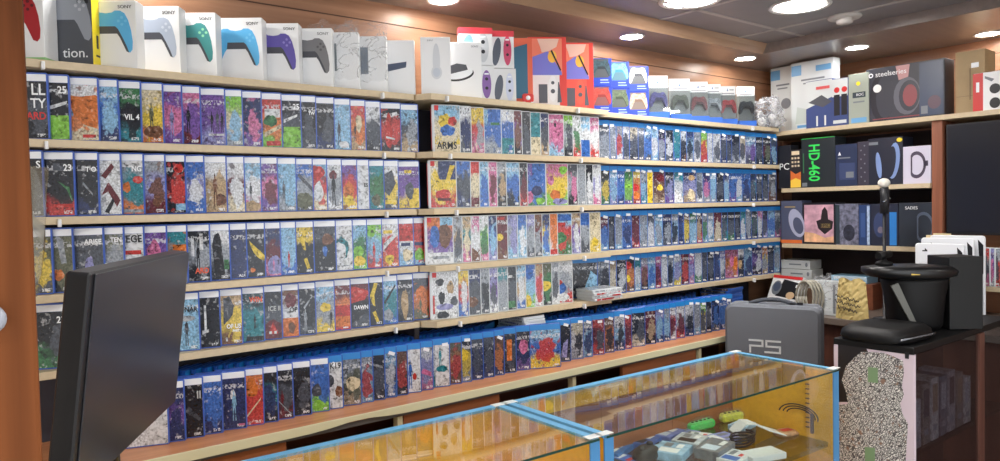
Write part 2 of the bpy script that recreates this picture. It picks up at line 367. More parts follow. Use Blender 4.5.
# ================================================================== GAME CASES
def case_meshes(kind, W, H, T, body_m, band_m, art_z1, band_z):
    b = MB(); b.slab(-W, 0, 0, H, 0, T, .005, .0012); b.box(-W - .0008, -W + .006, .002, T - .002, .012, H - .012)
    c = MB(); c.face([(-W + .009, -.0004, .0035), (-.0035, -.0004, .0035), (-.0035, -.0004, art_z1), (-W + .009, -.0004, art_z1)], uvs=[(0, 0), (1, 0), (1, 1), (0, 1)])
    c.face([(-.0035, T + .0004, .0035), (-W + .009, T + .0004, .0035), (-W + .009, T + .0004, art_z1), (-.0035, T + .0004, art_z1)], uvs=[(0, 0), (1, 0), (1, 1), (0, 1)])
    c.face([(-W - .0012, T - .002, .0125), (-W - .0012, .002, .0125), (-W - .0012, .002, H - .0125), (-W - .0012, T - .002, H - .0125)], uvs=[(.04, 0), (.1, 0), (.1, 1), (.04, 1)])
    d = None
    if band_z:
        d = MB(); d.slab(-W + .009, -.0035, band_z[0], band_z[1], -.0009, .0002, .001, .0003, seg=1)
        d = d.build('title_band', band_m)
    return b.build('game_case', body_m), c.build('cover_sheet', ART), d
PLB = mat('blue_case_plastic', (66, 100, 190), .28); PLB4 = mat('deep_blue_case_plastic', (32, 88, 180), .28); CLR = mat('clear_case_plastic', (206, 212, 216), .25)
BANDW = mat('white_title_band', (236, 240, 246), .3); BAND4 = mat('blue_title_band', (38, 132, 208), .3); BANDD = mat('deep_blue_title_band', (42, 110, 206), .3)
KIND = {
    'a': ('white_banded_game_case',) + case_meshes('a', .135, .170, .0135, PLB, BANDW, .1475, (.148, .1655)),
    'b': ('blue_banded_game_case',) + case_meshes('b', .135, .171, .0135, PLB4, BAND4, .1475, (.148, .1685)),
    'c': ('slim_game_case',) + case_meshes('c', .105, .170, .011, CLR, None, .1665, None)}
protos = []
for k in KIND.values(): protos += [o for o in k[1:] if o]
def set_art(o, code, seed, full, tone=0.):
    for n, ch in zip(('art_top', 'art_mid', 'art_low', 'art_figure'), code): o[n] = list(lin(tuple(a * (1 - tone) + b * tone for a, b in zip(PAL[ch], (62, 78, 108)))))
    o['art_seed'] = float(seed); o['art_mark'] = float(random.random() < .5) * .7; o['art_centre'] = .5 if full else .84; o['art_spread'] = .34 if full else .15
seed_n = [0]; srnd = random.Random(41)
_b = MB(); _b.box(-.0105, .0105, -.0004, .0003, -.0055, .0055); stk0 = _b.build('price_sticker', WHITE); protos.append(stk0)
def new_case(kind, code, M, label, group, full=False, parts=True, name=None):
    nm, b0, c0, d0 = KIND[kind]
    seed_n[0] += 1
    o = b0.copy(); o.name = name or nm; C.objects.link(o); o.matrix_world = M; tag(o, label, 'game case', group)
    c = c0.copy(); c.name = 'cover_sheet'; C.objects.link(c); c.parent = o; set_art(c, code, seed_n[0] * 3.71, full, .30 if kind == 'b' and not full else .05)
    if d0:
        d = d0.copy(); d.name = 'title_band'; C.objects.link(d); d.parent = o
    if kind == 'b' and not name and srnd.random() < .55:
        d = stk0.copy(); d.name = 'price_sticker'; C.objects.link(d); d.parent = o
        d.matrix_local = Matrix.Translation((-.020 + srnd.uniform(-.006, .006), -.0012, .146 + srnd.uniform(-.008, .008))) @ Matrix.Rotation(srnd.uniform(-.1, .5), 4, 'Y')
    return o
ORD = 'first second third fourth fifth sixth seventh eighth ninth tenth eleventh twelfth thirteenth fourteenth fifteenth sixteenth seventeenth eighteenth nineteenth twentieth'.split()
def ordn(i):
    if i < 20: return ORD[i]
    tens, u = divmod(i + 1, 10); tn = {2: 'twenty', 3: 'thirty', 4: 'forty', 5: 'fifty'}[tens]
    return {2: 'twentieth', 3: 'thirtieth', 4: 'fortieth'}[tens] if u == 0 else tn + '-' + ORD[u - 1]
PM = {}
def motif_poly(sh, X, Z, rnd=None):
    k, col, *a = sh
    if k == 'b': P = [[(a[0], a[2]), (a[1], a[2]), (a[1], a[3]), (a[0], a[3])]]
    elif k == 'e': P = [[(a[0] + a[2] * math.cos(2 * PI * i / 20), a[1] + a[3] * math.sin(2 * PI * i / 20)) for i in range(20)]]
    elif k == 'c':     # crescent sweeping from upper left to lower right
        o_ = [(a[0] + a[2] * math.cos(t), a[1] + a[3] * math.sin(t)) for t in [PI + .3 + 1.5 * i / 12 for i in range(13)]]
        P = [[o_[i], o_[i + 1], (o_[i + 1][0] + .22 * math.sin(PI * (i + 1) / 12), o_[i + 1][1] + .10 * math.sin(PI * (i + 1) / 12) + .004), (o_[i][0] + .22 * math.sin(PI * i / 12), o_[i][1] + .10 * math.sin(PI * i / 12) + .004)] for i in range(12)]
    elif k == 'f':     # plain standing figure
        c, v0, h = a; w = h * .34
        P = [[(c + q * w, v0 + r * h) for q, r in ((-.45, 0), (-.2, 0), (-.05, .42), (.1, .42), (.25, 0), (.5, 0), (.36, .5), (.42, .62), (.62, .48), (.7, .54), (.42, .82), (.14, .84), (.16, .95), (.06, 1), (-.08, 1), (-.16, .94), (-.12, .84), (-.4, .8), (-.62, .5), (-.5, .46), (-.32, .64))]]
    else: P = [a]
    if rnd is not None and k in 'ep': P = [ragged(p, rnd, .075 if k == 'e' else .03) for p in P]
    return [[(X(u), Z(v)) for u, v in p] for p in P]
def ragged(p, rnd, amt):
    out = []
    cx, cy = sum(q[0] for q in p) / len(p), sum(q[1] for q in p) / len(p)
    ph = [rnd.uniform(0, 6.28) for _ in range(4)]
    for (x0, z0), (x1, z1) in zip(p, p[1:] + p[:1]):
        n = max(1, int(math.hypot(x1 - x0, z1 - z0) / .07))
        for k in range(n):
            x, z = x0 + (x1 - x0) * k / n, z0 + (z1 - z0) * k / n; a = math.atan2(z - cy, x - cx)
            f = 1 + amt * (math.sin(3 * a + ph[0]) + .8 * math.sin(5 * a + ph[1]) + .6 * math.sin(9 * a + ph[2]) + .5 * math.sin(14 * a + ph[3]))
            out.append((cx + (x - cx) * f, cy + (z - cy) * f))
    return out
INK = {}
def ink(ch):
    if ch in INK: return INK[ch]
    m = bpy.data.materials.new('cover_ink_' + CN[ch].replace(' ', '_')); m.use_nodes = True; nt = m.node_tree; b = nt.nodes['Principled BSDF']; N = nt.nodes.new; b.inputs['Roughness'].default_value = .24
    tc = N('ShaderNodeTexCoord'); n = N('ShaderNodeTexNoise'); n.inputs['Scale'].default_value = 85; n.inputs['Detail'].default_value = 3; n.inputs['Distortion'].default_value = .8
    oi = N('ShaderNodeObjectInfo'); n.noise_dimensions = '4D'; mu = N('ShaderNodeMath'); mu.operation = 'MULTIPLY'; mu.inputs[1].default_value = 50; nt.links.new(oi.outputs['Random'], mu.inputs[0]); nt.links.new(mu.outputs[0], n.inputs['W'])
    r = N('ShaderNodeValToRGB'); c = PAL[ch]; e = r.color_ramp.elements
    e[0].position = .32; e[0].color = lin(tuple(v * .3 + 4 for v in c)) + (1,); e[1].position = .70; e[1].color = lin(tuple(v * .55 + 90 for v in c)) + (1,)
    for q, col in ((.42, tuple(v * .75 for v in c)), (.57, tuple(v * .92 for v in c))): x = e.new(q); x.color = lin(col) + (1,)
    nt.links.new(tc.outputs['Object'], n.inputs['Vector']); nt.links.new(n.outputs['Fac'], r.inputs['Fac']); nt.links.new(r.outputs['Color'], b.inputs['Base Color'])
    INK[ch] = m
    return m
def add_motif(o, shapes, full, W, H):
    rnd = random.Random(len(INK) * 7 + int(o.location.x * 1000) + 13)
    X = (lambda u: -W + .0095 + u * (W - .0135)) if full else (lambda u: -.054 + u * .0500)
    Z = lambda v: .004 + v * H
    items = []; cols = sorted({sh[1] for sh in shapes})
    for i, sh in enumerate(shapes):
        for p in motif_poly(sh, X, Z, rnd):
            p = [(min(-.0037, max(-W + .0092, x)), min(.004 + H, max(.0037, z))) for x, z in p]
            items.append((p, -.00055 - .00008 * i, -.00047 - .00008 * i, cols.index(sh[1])))
    return prints('cover_print', items, [ink(c) for c in cols], o)
def row(kind, start, toks, y, z, deg, where, group, titles={}, fulls=(), kinds={}, order0=0, motifs={}):
    """fan of cases, each one's right edge forward and its left edge tucked behind its neighbour"""
    toks = toks.split(); px = []; 
    for t in toks:
        j = next(i for i, ch in enumerate(t) if ch.isalpha()); px.append((float(t[:j]), t[j:]))
    T = .011 if kind == 'c' else .0135
    xs = [on_y(p, 230, y).x for p, _ in px]; th = math.radians(deg); pm = (T + .0009) / math.sin(th)
    for _ in range(200):
        for i in range(len(xs) - 1):
            e = pm - (xs[i + 1] - xs[i])
            if e > 0: xs[i] -= e / 2; xs[i + 1] += e / 2
    out = []
    for i, ((p, code), x) in enumerate(zip(px, xs)):
        kd = kinds.get(i, kind); tt = titles.get(i)
        M = Matrix.Translation((x, y, z)) @ Matrix.Rotation(-th + random.uniform(-.006, .006), 4, 'Z') @ Matrix.Rotation(random.uniform(-.006, .006), 4, 'Y')
        cols = []
        for ch in (code[1], code[3], code[0]):
            if CN[ch] not in cols: cols.append(CN[ch])
        look = ' and '.join(cols[:2])
        ttl = ''
        if tt: ttl = ' lettered ' + tt[0][0]
        kn = {'a': 'white-banded case', 'b': 'blue-topped case', 'c': 'slim case'}[kd]
        lab = f'{look} {kn}{ttl}, {ordn(i + order0)} from left, {where}'
        mo = motifs.get(i)
        o = new_case(kd, code[:3] + code[1] if mo else code, M, lab, group, i in fulls)
        W_, H_ = (.105, .1625) if kd == 'c' else (.135, .1435)
        if mo: add_motif(o, mo, i in fulls, W_, H_)
        if kd == 'c' and i == 0:
            b = MB(); b.box(-W_ + .0092, -W_ + .024, -.0012, -.0006, .149, .1662); b.build('corner_badge', REDP, o)
            b = MB(); b.box(-W_ - .0022, -W_ - .0013, .0015, .0095, .012, .158); b.build('spine_strip', REDP, o)
        if tt:
            W = .105 if kd == 'c' else .135
            for s, zf, size, m in tt:
                letters(s, size, m, o, (-W / 2 if i in fulls and kd == 'c' else -.006, -.0017, zf * .165), align='CENTER' if i in fulls and kd == 'c' else 'RIGHT', sx=.82, bold=.0005)
        out.append(o)
    return out
Wt, Rt, Kt, Ot = WHITE, REDP, BLACKP, mat('orange_print', (226, 92, 60), .4)
YF = 2.168
row('a', 20, '54kdkd 75kkll 104woic 124cbnc 146gktk 168iyoh 187pmpv 205mpee 230ppvk 247lisc 266nnpm 286rolg 305kdll 320kkdd 338kknd 354cccw 369roau 384wdkd 404krkr 421cdas',
    YF, LZ[1], 19.5, 'second shelf, left bay', 'game cases on the second shelf of the left bay',
    {0: [('UARD', .36, .026, Rt), ('TY', .55, .034, Wt), ('LL', .76, .04, Wt)], 1: [('25', .78, .026, Wt)], 4: [('VIL 4', .42, .021, Wt)], 12: [('25', .78, .024, Wt)], 13: [('TW', .68, .014, Wt)]}, (2,), motifs={1: [('b','l',0,1,0,.42), ('p','w',(0,.50),(.9,.62),(.95,.68),(0,.57))], 2: [('p','o',(.2,.8),(1,.8),(1,.2),(.7,.3)), ('f','c',.35,.04,.78), ('b','r',.7,.95,.04,.1)], 5: [('f','h',.45,.16,.6), ('e','u',.6,.2,.5,.12)], 6: [('f','v',.5,.1,.6)], 7: [('f','k',.4,.2,.55)], 8: [('f','k',.3,.25,.42), ('f','d',.6,.25,.45), ('f','k',.85,.25,.4), ('b','w',.1,.95,.18,.22)], 11: [('b','w',.05,.95,.62,.8), ('e','g',.4,.55,.4,.12), ('p','i',(0,.2),(1,.4),(1,.48),(0,.3)), ('b','r',.1,.95,.02,.12)], 12: [('b','l',0,1,0,.44), ('p','w',(0,.52),(.8,.66),(.85,.72),(0,.6))], 15: [('f','d',.3,.1,.55), ('e','w',.6,.1,.3,.08)], 16: [('f','k',.35,.2,.4), ('e','i',.6,.6,.2,.2)], 18: [('e','r',.2,.45,.25,.42), ('p','w',(.45,.82),(.8,.86),(.8,.93),(.45,.9)), ('p','w',(0,.3),(.6,.26),(.6,.3),(0,.35))]})
row('a', 28, '46kddd 77kkrd 101kknn 124wwwe 146stou 168sveu 188krkk 207bvbw 229waau 247weiw 263cwms 280pmpe 298ccsn 315bsdh 329crig 344wswe 359pryo 371wwww 386tgtc 400wyds 421ppyd',
    YF, LZ[2], 19.5, 'third shelf, left bay', 'game cases on the third shelf of the left bay',
    {0: [('S', .80, .026, Wt)], 1: [('23', .76, .024, Wt)], 2: [('T O', .74, .018, Wt)], 4: [('NG', .76, .02, Wt)], 17: [('ES', .5, .018, Kt)]}, (), motifs={1: [('b','r',.05,.95,.14,.2), ('p','g',(.3,.6),(.8,.5),(.95,.25),(.9,.25),(.7,.45)), ('b','d',.1,.7,.8,.93)], 2: [('p','s',(.3,.55),(.75,.35),(.77,.38),(.32,.6))], 3: [('p','e',(.1,.72),(.6,.95),(.75,.88),(.3,.66)), ('p','e',(.05,.35),(.45,.6),(.98,.25),(.8,.12),(.4,.42)), ('p','k',(.2,.05),(.6,.3),(.7,.25),(.4,.02))], 4: [('b','w',0,1,.88,1), ('e','r',.75,.64,.25,.07), ('e','o',.2,.5,.2,.1), ('b','s',0,1,.02,.08)], 6: [('e','r',.7,.87,.25,.09), ('b','c',.5,1,.05,.18), ('p','e',(0,.8),(.3,.7),(.3,.4),(0,.35))], 8: [('f','u',.4,.12,.66), ('e','u',.7,.25,.3,.12)], 10: [('f','d',.45,.2,.4), ('e','a',.5,.1,.5,.12)], 12: [('f','d',.3,.2,.45)], 13: [('p','d',(.1,.75),(1,.4),(1,.5),(.2,.82)), ('e','h',.5,.2,.5,.18)], 14: [('e','r',.45,.82,.42,.16), ('e','w',.5,.4,.3,.22)], 15: [('e','e',.5,.78,.25,.1), ('f','k',.5,.1,.7)], 16: [('e','o',.5,.42,.35,.2), ('e','y',.5,.2,.3,.12)], 17: [('b','w',0,1,0,1)], 18: [('p','g',(.3,.55),(.9,.85),(.95,.8),(.4,.5)), ('e','h',.5,.2,.3,.14)], 19: [('p','d',(0,.8),(.6,.9),(.9,.6),(.4,.3),(0,.4)), ('b','y',.1,.9,.1,.2)], 20: [('b','y',.3,1,0,.48), ('e','d',.35,.42,.3,.2), ('b','y',0,.5,.84,.92)]})
row('a', 38, '52hhdy 73hhko 104ddkv 124hsss 144wwsk 167ppkm 187tosw 210kskw 230wskk 247nnnn 265kkky 281nemm 296ccbr 314ykky 336dkkd 353wwwt 367cgly 382lcrg 399wroy 414rwcl 427rrcl',
    YF, LZ[3], 19.5, 'fourth shelf, left bay', 'game cases on the fourth shelf of the left bay',
    {2: [('ARISE', .78, .02, Wt)], 3: [('TEN', .8, .018, Wt)], 4: [('EGE', .8, .028, Kt), ('EDITION', .66, .01, Rt)], 5: [('TS', .74, .022, mat('pink_print', (240, 170, 220), .4))], 7: [('ARD', .2, .022, Ot)], 8: []} and
    {2: [('ARISE', .78, .02, Wt)], 3: [('TEN', .8, .018, Wt)], 4: [('EGE', .8, .028, Kt)], 7: [('ARD', .2, .022, Ot)]}, (), motifs={1: [('p','s',(.3,1),(.6,.95),(.75,.5),(.5,.5)), ('e','o',.35,.3,.25,.1)], 2: [('e','v',.35,.45,.2,.16), ('e','v',.42,.2,.3,.2)], 4: [('b','w',0,1,0,1), ('e','k',.4,.4,.25,.12), ('b','r',.1,.9,.6,.68)], 5: [('e','m',.4,.6,.35,.25)], 6: [('b','o',.3,1,.6,.75), ('f','i',.7,.1,.5)], 7: [('b','w',.05,.2,.5,.9), ('b','w',.5,.68,.62,.95), ('f','k',.4,.25,.5)], 8: [('e','k',.35,.72,.25,.22), ('p','k',(.1,.6),(.6,.6),(.75,.1),(.2,.05)), ('b','g',.7,.95,.2,.4)], 10: [('c','y',1.1,.95,1.0,.62), ('e','o',.3,.14,.14,.05)], 11: [('e','v',.7,.22,.5,.2), ('f','m',.6,.1,.25)], 12: [('f','r',.6,.15,.35)], 13: [('p','y',(.2,.75),(.5,.98),(.75,.98),(.5,.7),(.55,.5),(.4,.5)), ('p','y',(.4,.3),(.6,.34),(.8,.1),(.6,.08))], 14: [('e','u',.5,.72,.35,.13), ('e','b',.35,.45,.15,.12)], 15: [('b','w',0,1,0,1), ('e','t',.3,.5,.5,.24), ('e','w',.15,.43,.45,.2), ('b','s',.35,.8,.08,.11)], 16: [('e','l',.5,.4,.35,.12), ('e','y',.5,.18,.38,.12)], 17: [('e','l',.35,.85,.28,.13), ('f','r',.5,.1,.5)], 18: [('p','w',(0,.4),(1,.75),(1,.85),(0,.55)), ('e','y',.4,.16,.3,.12), ('b','y',.0,.6,.78,.86)], 19: [('b','r',0,1,.58,.92), ('b','n',.15,.8,.46,.54), ('e','i',.55,.24,.35,.15)], 20: [('b','r',0,1,.58,.92), ('b','n',.15,.8,.46,.54), ('e','l',.5,.24,.35,.15)]})
row('a', 42, '64kkgd 197ccck 218kkkw 240ayud 262kttk 280kddr 297uwro 314kkdd 333csyk 349eoro 368ekdr 382kkky 396ctbg 412kdka 428dohg',
    YF, LZ[4], 19.5, 'fifth shelf, left bay', 'game cases on the fifth shelf of the left bay',
    {0: [('23', .76, .024, Wt)], 1: [('NAR', .72, .02, BLACKP)], 3: [('OF US', .34, .018, Wt), ('PART I', .26, .01, Wt)], 4: [('WIN', .78, .022, Ot)], 5: [('ICE II', .58, .02, mat('grey_lettering', (186, 190, 190), .4))], 6: [('OP', .52, .022, Kt)], 10: [('DAWN', .42, .018, Wt)]}, (10,), motifs={1: [('f','d',.35,.08,.55), ('e','s',.4,.62,.4,.06)], 2: [('b','w',.18,.3,.3,.85), ('p','w',(.05,.26),(.4,.3),(.4,.36),(.05,.34))], 3: [('p','d',(0,.95),(.35,.98),(.6,.8),(.5,.6),(.3,.5),(0,.4)), ('b','w',.1,.2,.06,.14)], 4: [('b','t',0,1,.14,.52), ('f','k',.5,.25,.32), ('b','k',0,1,.0,.1)], 5: [('p','e',(0,0),(1,0),(1,.3),(.5,.42),(0,.3)), ('p','r',(.2,.1),(.8,.1),(.5,.36)), ('b','w',.25,.42,.1,.16), ('b','w',.55,.7,.1,.16)], 6: [('b','o',0,1,0,.4), ('b','w',0,1,.42,.6), ('e','e',.55,.78,.35,.16), ('e','u',.6,.18,.2,.12)], 7: [('p','s',(.3,.6),(.85,.85),(.87,.82),(.35,.55)), ('f','s',.4,.06,.5)], 8: [('e','y',.45,.55,.35,.10), ('f','k',.8,.08,.42)], 9: [('b','o',0,1,.06,.3), ('b','r',0,1,.3,.55)], 10: [('e','r',.5,.75,.45,.2)], 11: [('p','y',(.15,.7),(.45,.98),(.7,.98),(.45,.7),(.5,.45),(.35,.45)), ('p','y',(.3,.3),(.5,.34),(.75,.08),(.55,.06))], 12: [('p','k',(.1,.5),(.9,.92),(.95,.88),(.2,.45)), ('e','s',.4,.2,.35,.14)], 13: [('e','a',.45,.42,.25,.36)], 14: [('e','o',.5,.65,.4,.16), ('f','h',.4,.05,.5)]})
# bottom ledge: deep row standing on the ledge
bk = {i: 'a' for i in range(0, 10)}
row('b', 140, '164wwww 177npnn 198kkkd 217bbnb 241nnnw 259orre 273ktkn 289kder 307kkkd 325bblc 339wdwk 359shas 370sccr 382kdkd 393cnbw 403uukr 418wwcn 430wvmp 447wwti 459hour 469kysk 481dnnd 492dknd 502uuno 514kdkm 528knpp 569kkdd 582iwsk 591sccn 603rerd 613uouk 624wcnk 630rere 644kkid 655eeka 663vbnc 669scnc 675wrwe 684wsre 693wsnk 700sscs 705lyhd 711kwkd 719nndb 726bbnb 732bpnv',
    2.09, DECK, 19.5, 'bottom ledge', 'game cases in the front row on the bottom ledge',
    {2: [('II', .72, .03, mat('grey_lettering', (186, 190, 190), .4))], 10: [('K19', .82, .026, Kt)]}, (), bk, motifs={0: [('b','w',0,1,0,1)], 2: [('p','d',(.1,.5),(.8,.3),(.9,.35),(.3,.6))], 4: [('e','w',.35,.68,.14,.1), ('f','c',.4,.15,.6), ('b','m',.6,.95,.04,.08)], 5: [('e','o',.4,.75,.35,.2), ('p','i',(.1,.15),(.9,.5),(.92,.55),(.12,.2))], 7: [('f','e',.4,.1,.5), ('p','s',(.2,.35),(.9,.05),(.9,.09),(.2,.38))], 9: [('e','l',.4,.12,.35,.12), ('e','d',.3,.45,.3,.14)], 10: [('b','w',0,1,0,1), ('e','d',.3,.6,.2,.14), ('e','u',.8,.35,.25,.12)], 11: [('e','i',.5,.45,.45,.16)], 13: [('p','s',(.1,.85),(.9,.75),(.9,.7),(.2,.78))], 16: [('b','w',0,1,0,1), ('f','b',.3,.08,.68), ('e','r',.6,.36,.14,.08)], 17: [('p','m',(.1,.4),(.9,.3),(.9,.4),(.4,.5))], 18: [('b','w',0,1,0,1), ('f','t',.35,.4,.55), ('e','t',.5,.42,.4,.08)], 20: [('e','y',.5,.65,.3,.16)], 24: [('b','o',.3,.7,.3,.85)], 25: [('e','m',.5,.6,.35,.2)], 26: [('p','v',(.2,.1),(.7,.1),(.8,.6),(.4,.5))]})
o = new_case('b', 'cbyr', Matrix.Translation((on_y(561, 350, 2.045).x, 2.045, DECK)) @ Matrix.Rotation(-.40, 4, 'Z'), 'blue-topped case with sky-blue and yellow cover standing alone in front of the ledge row', 'game cases in the front row on the bottom ledge', True)
# middle bay: slim cases
YM = 2.118
row('c', 434, '463ciyb 474wndn 487yrms 504cbsd 517wbtc 524epku 533kkdd 543ttii 551ndad 566mmcr 575lskd 583wwrg 592cwbb 601mwrw', YM, LZ[1], 17.5, 'second shelf, middle bay', 'slim cases on the second shelf of the middle bay',
    {0: [('ARMS', .15, .036, Kt)]}, (0,), motifs={0: [('b','i',0,1,0,.16), ('e','c',.42,.86,.42,.1), ('e','y',.42,.66,.26,.16), ('e','r',.72,.66,.18,.1), ('e','b',.5,.46,.3,.12)], 3: [('b','b',0,1,.7,1), ('b','g',.2,.9,.64,.7)], 4: [('b','t',0,1,.2,.36)], 7: [('b','t',0,1,.45,1), ('b','i',0,1,0,.42)], 9: [('e','m',.4,.55,.4,.3), ('e','k',.3,.75,.1,.06)], 12: [('b','b',0,1,0,.42), ('b','w',0,1,.42,.55)]})
row('c', 429, '458iyry 472bdnd 481riea 491ccbb 498mmme 508sdka 521cbkb 529kdre 547pbgm 569myll 579dskm 587ssss 594kdsw 602wvmw', YM, LZ[2], 17.5, 'third shelf, middle bay', 'slim cases on the third shelf of the middle bay', {}, (0, 8, 9), motifs={0: [('b','n',.3,1,.6,1), ('p','y',(.04,.72),(.2,.82),(.5,.42),(.36,.38)), ('p','y',(.97,.9),(.78,.92),(.5,.42),(.62,.38)), ('e','r',.5,.26,.3,.13), ('b','e',.25,.78,.14,.2)], 2: [('b','r',0,1,.75,.98), ('b','e',0,1,.05,.2)], 8: [('b','b',.4,1,.55,1), ('e','m',.25,.2,.2,.14), ('e','l',.75,.1,.2,.08), ('e','n',.6,.35,.25,.12)], 9: [('e','m',.2,.6,.16,.12), ('e','y',.7,.35,.22,.2), ('e','l',.8,.85,.2,.1), ('e','o',.4,.25,.25,.12), ('e','v',.6,.08,.35,.08)]})
row('c', 426, '455opwn 462sasd 471atmi 481mwur 489wlmg 496nbvc 508eeuy 518vscv 527bccw 536vsds 543ueds 549nycb 558oowo 572crgl 581apvw 590bsdm 601iiyh', YM, LZ[3], 17.5, 'fourth shelf, middle bay', 'slim cases on the fourth shelf of the middle bay', {}, (0, 13), motifs={0: [('b','o',0,.5,.82,1), ('b','c',.5,1,.82,1), ('e','b',.3,.58,.2,.24), ('e','u',.7,.6,.26,.26), ('b','w',0,1,0,.24), ('b','s',.2,.85,.1,.16)], 3: [('e','u',.4,.15,.4,.15)], 6: [('e','y',.4,.5,.3,.08), ('b','r',.2,.8,.9,.96)], 12: [('b','o',0,1,.72,1), ('b','r',0,1,.02,.14)], 13: [('b','b',0,1,.82,.98), ('b','r',.1,.7,.68,.78), ('e','g',.4,.4,.35,.15)], 15: [('b','b',0,1,.7,.95)], 16: [('b','i',0,1,.6,1), ('e','y',.5,.25,.3,.12)]})
row('c', 428, '457wwwu 468yrbw 480nddu 489sddk 497vpwd 507tsss 516kdkg 525cabw 535bcly 542amwr 552hgky 558sswd 572wsrv', YM, LZ[4], 17.5, 'fifth shelf, middle bay', 'slim cases on the fifth shelf of the middle bay', {}, (0, 12), motifs={0: [('e','k',.3,.78,.16,.08), ('e','k',.36,.44,.13,.14), ('e','a',.72,.66,.14,.14), ('e','k',.4,.06,.24,.09), ('e','d',.86,.36,.15,.1), ('e','v',.5,.25,.35,.07), ('b','r',.0,.08,.1,.5)], 2: [('e','u',.4,.28,.4,.12)], 6: [('b','w',.1,.7,.74,.8), ('b','g',.1,.9,.04,.2)], 8: [('e','b',.5,.8,.35,.14), ('e','y',.4,.15,.3,.14)], 10: [('e','y',.5,.45,.45,.12)], 12: [('e','b',.45,.35,.25,.14), ('e','r',.3,.5,.2,.08), ('e','w',.5,.12,.4,.1)]})
# right bay: blue-topped cases
row('b', 604, '612dsss 618swss 625sswr 631wddd 640idkd 646sddd 653cbdb 660cscw 667kpds 675kkdw 682ttbt 688wsuk 695ncsk 702sswd 709lyrr 714wwww 722wwsd 728ndnd 733nddd 741kdsd 747iawd 757cvdp 764kdkd 772kekh 778dnkc', YF + .004, LZ[1], 20, 'second shelf, right bay', 'blue-topped cases on the second shelf of the right bay')
row('b', 603, '611khgy 619cvvc 625bbnb 634glpy 642yoro 648sdtc 654yyyy 666euam 675kdpv 684twct 697nvas 704sswd 711npsm 717ccsc 725kdkd 730nscc 737bnpb 743bbcw 751bbdn 757ntkd 763dkkd 769kkdd 777ddus', YF + .004, LZ[2], 20, 'third shelf, right bay', 'blue-topped cases on the third shelf of the right bay', motifs={3: [('e','g',.3,.85,.3,.1), ('b','l',.2,1,.48,.6)], 4: [('e','r',.5,.5,.35,.12), ('e','o',.5,.25,.4,.12)], 6: [('b','y',0,1,0,1)], 7: [('e','y',.5,.5,.3,.1), ('e','e',.5,.8,.4,.12)], 9: [('p','w',(0,.5),(.4,.4),(1,.2),(1,0),(0,0))], 10: [('e','a',.5,.82,.35,.1), ('e','i',.45,.25,.4,.2)]})
row('b', 602, '609encb 615kkkd 623sscs 632bbbn 640eere 648scss 655dsww 663cccs 672nkds 679scsk 684nbnn 690uydy 697gccc 703kera 708sscg 714sccw 722eeai 728kttd 735kdgd 741kknd 746ttcw 752sdns 758kgkd 763mskw 768kpvd 775cbcb 781ssmd', YF + .004, LZ[3], 20, 'fourth shelf, right bay', 'blue-topped cases on the fourth shelf of the right bay')
row('b', 572, '597dkds 609sdgk 616asai 626kkdw 635kouo 640ttcw 648smku 655cccb 661mpre 668wwsw 673sdsk 681wcyv 689euer 694mpmv 702wwgw 707ddkd 714kdkd 720nbnn 725vsdw 738momo 744wkka 752ccnn 762npkw 768oyas 774kdnd 780cscs', YF + .004, LZ[4], 20, 'fifth shelf, right bay', 'blue-topped cases on the fifth shelf of the right bay', {}, (0,), motifs={0: [('e','k',.35,.6,.3,.12), ('p','d',(.05,.95),(.3,.6),(.35,.65),(.15,1)), ('p','c',(.5,.2),(.75,.75),(1,.6),(1,.1))], 4: [('e','r',.4,.8,.35,.12), ('e','y',.4,.4,.2,.12)], 19: [('e','m',.3,.6,.3,.2), ('e','o',.7,.5,.25,.25)], 20: [('e','w',.4,.9,.35,.1), ('e','a',.5,.45,.3,.16)]})
# second rank of blue cases on the ledge, only their tops seen
x = .45; k = 0
while x < 2.98:
    if 1.66 < x < 1.92: x += .031; continue       # room for a flat pile
    M = Matrix.Translation((x, 2.195, DECK)) @ Matrix.Rotation(.62 + random.uniform(-.03, .03), 4, 'Z') @ Matrix.Translation((.135, 0, 0))
    new_case('b', random.choice(('bnkd', 'ndkb', 'kdnb')), M, 'blue case in the back rank of the bottom ledge with only its blue top showing', 'blue cases in the back rank on the bottom ledge', name='spare_game_case')
    x += .031; k += 1
# flat piles of cases
def pile(px, y, z, n, codes, where, ang, kd='b', dx=.0):
    p = on_y(px, 300, y); W, H, T = ((.135, .171, .0142) if kd != 'c' else (.105, .17, .0117))
    for i in range(n):
        M = Matrix.Translation((p.x + random.uniform(-.004, .004), y + random.uniform(0, .006), z + T * i + T)) @ Matrix.Rotation(ang + random.uniform(-.04, .04), 4, 'Z') @ Matrix.Rotation(-PI / 2, 4, 'X')
        nm = 'lowest' if i == 0 else 'topmost' if i == n - 1 else ordn(i) + ' from the bottom'
        new_case(kd, codes[i % len(codes)], M, f'case lying flat, {nm}, pile {where}', 'cases lying flat in piles', True)
pile(546, 2.098, DECK, 17, ('wwsw', 'sswv', 'wvws'), 'behind the lone front case', 0, 'c')
pile(744, 2.152, DECK, 13, ('sdud', 'asdk', 'ddsk'), 'by grey carry bag', .05)
pile(605, 2.166, LZ[4], 4, ('rrwr', 'wwrs', 'rwwr', 'swws'), 'before the tall grey case', PI / 2, 'c')
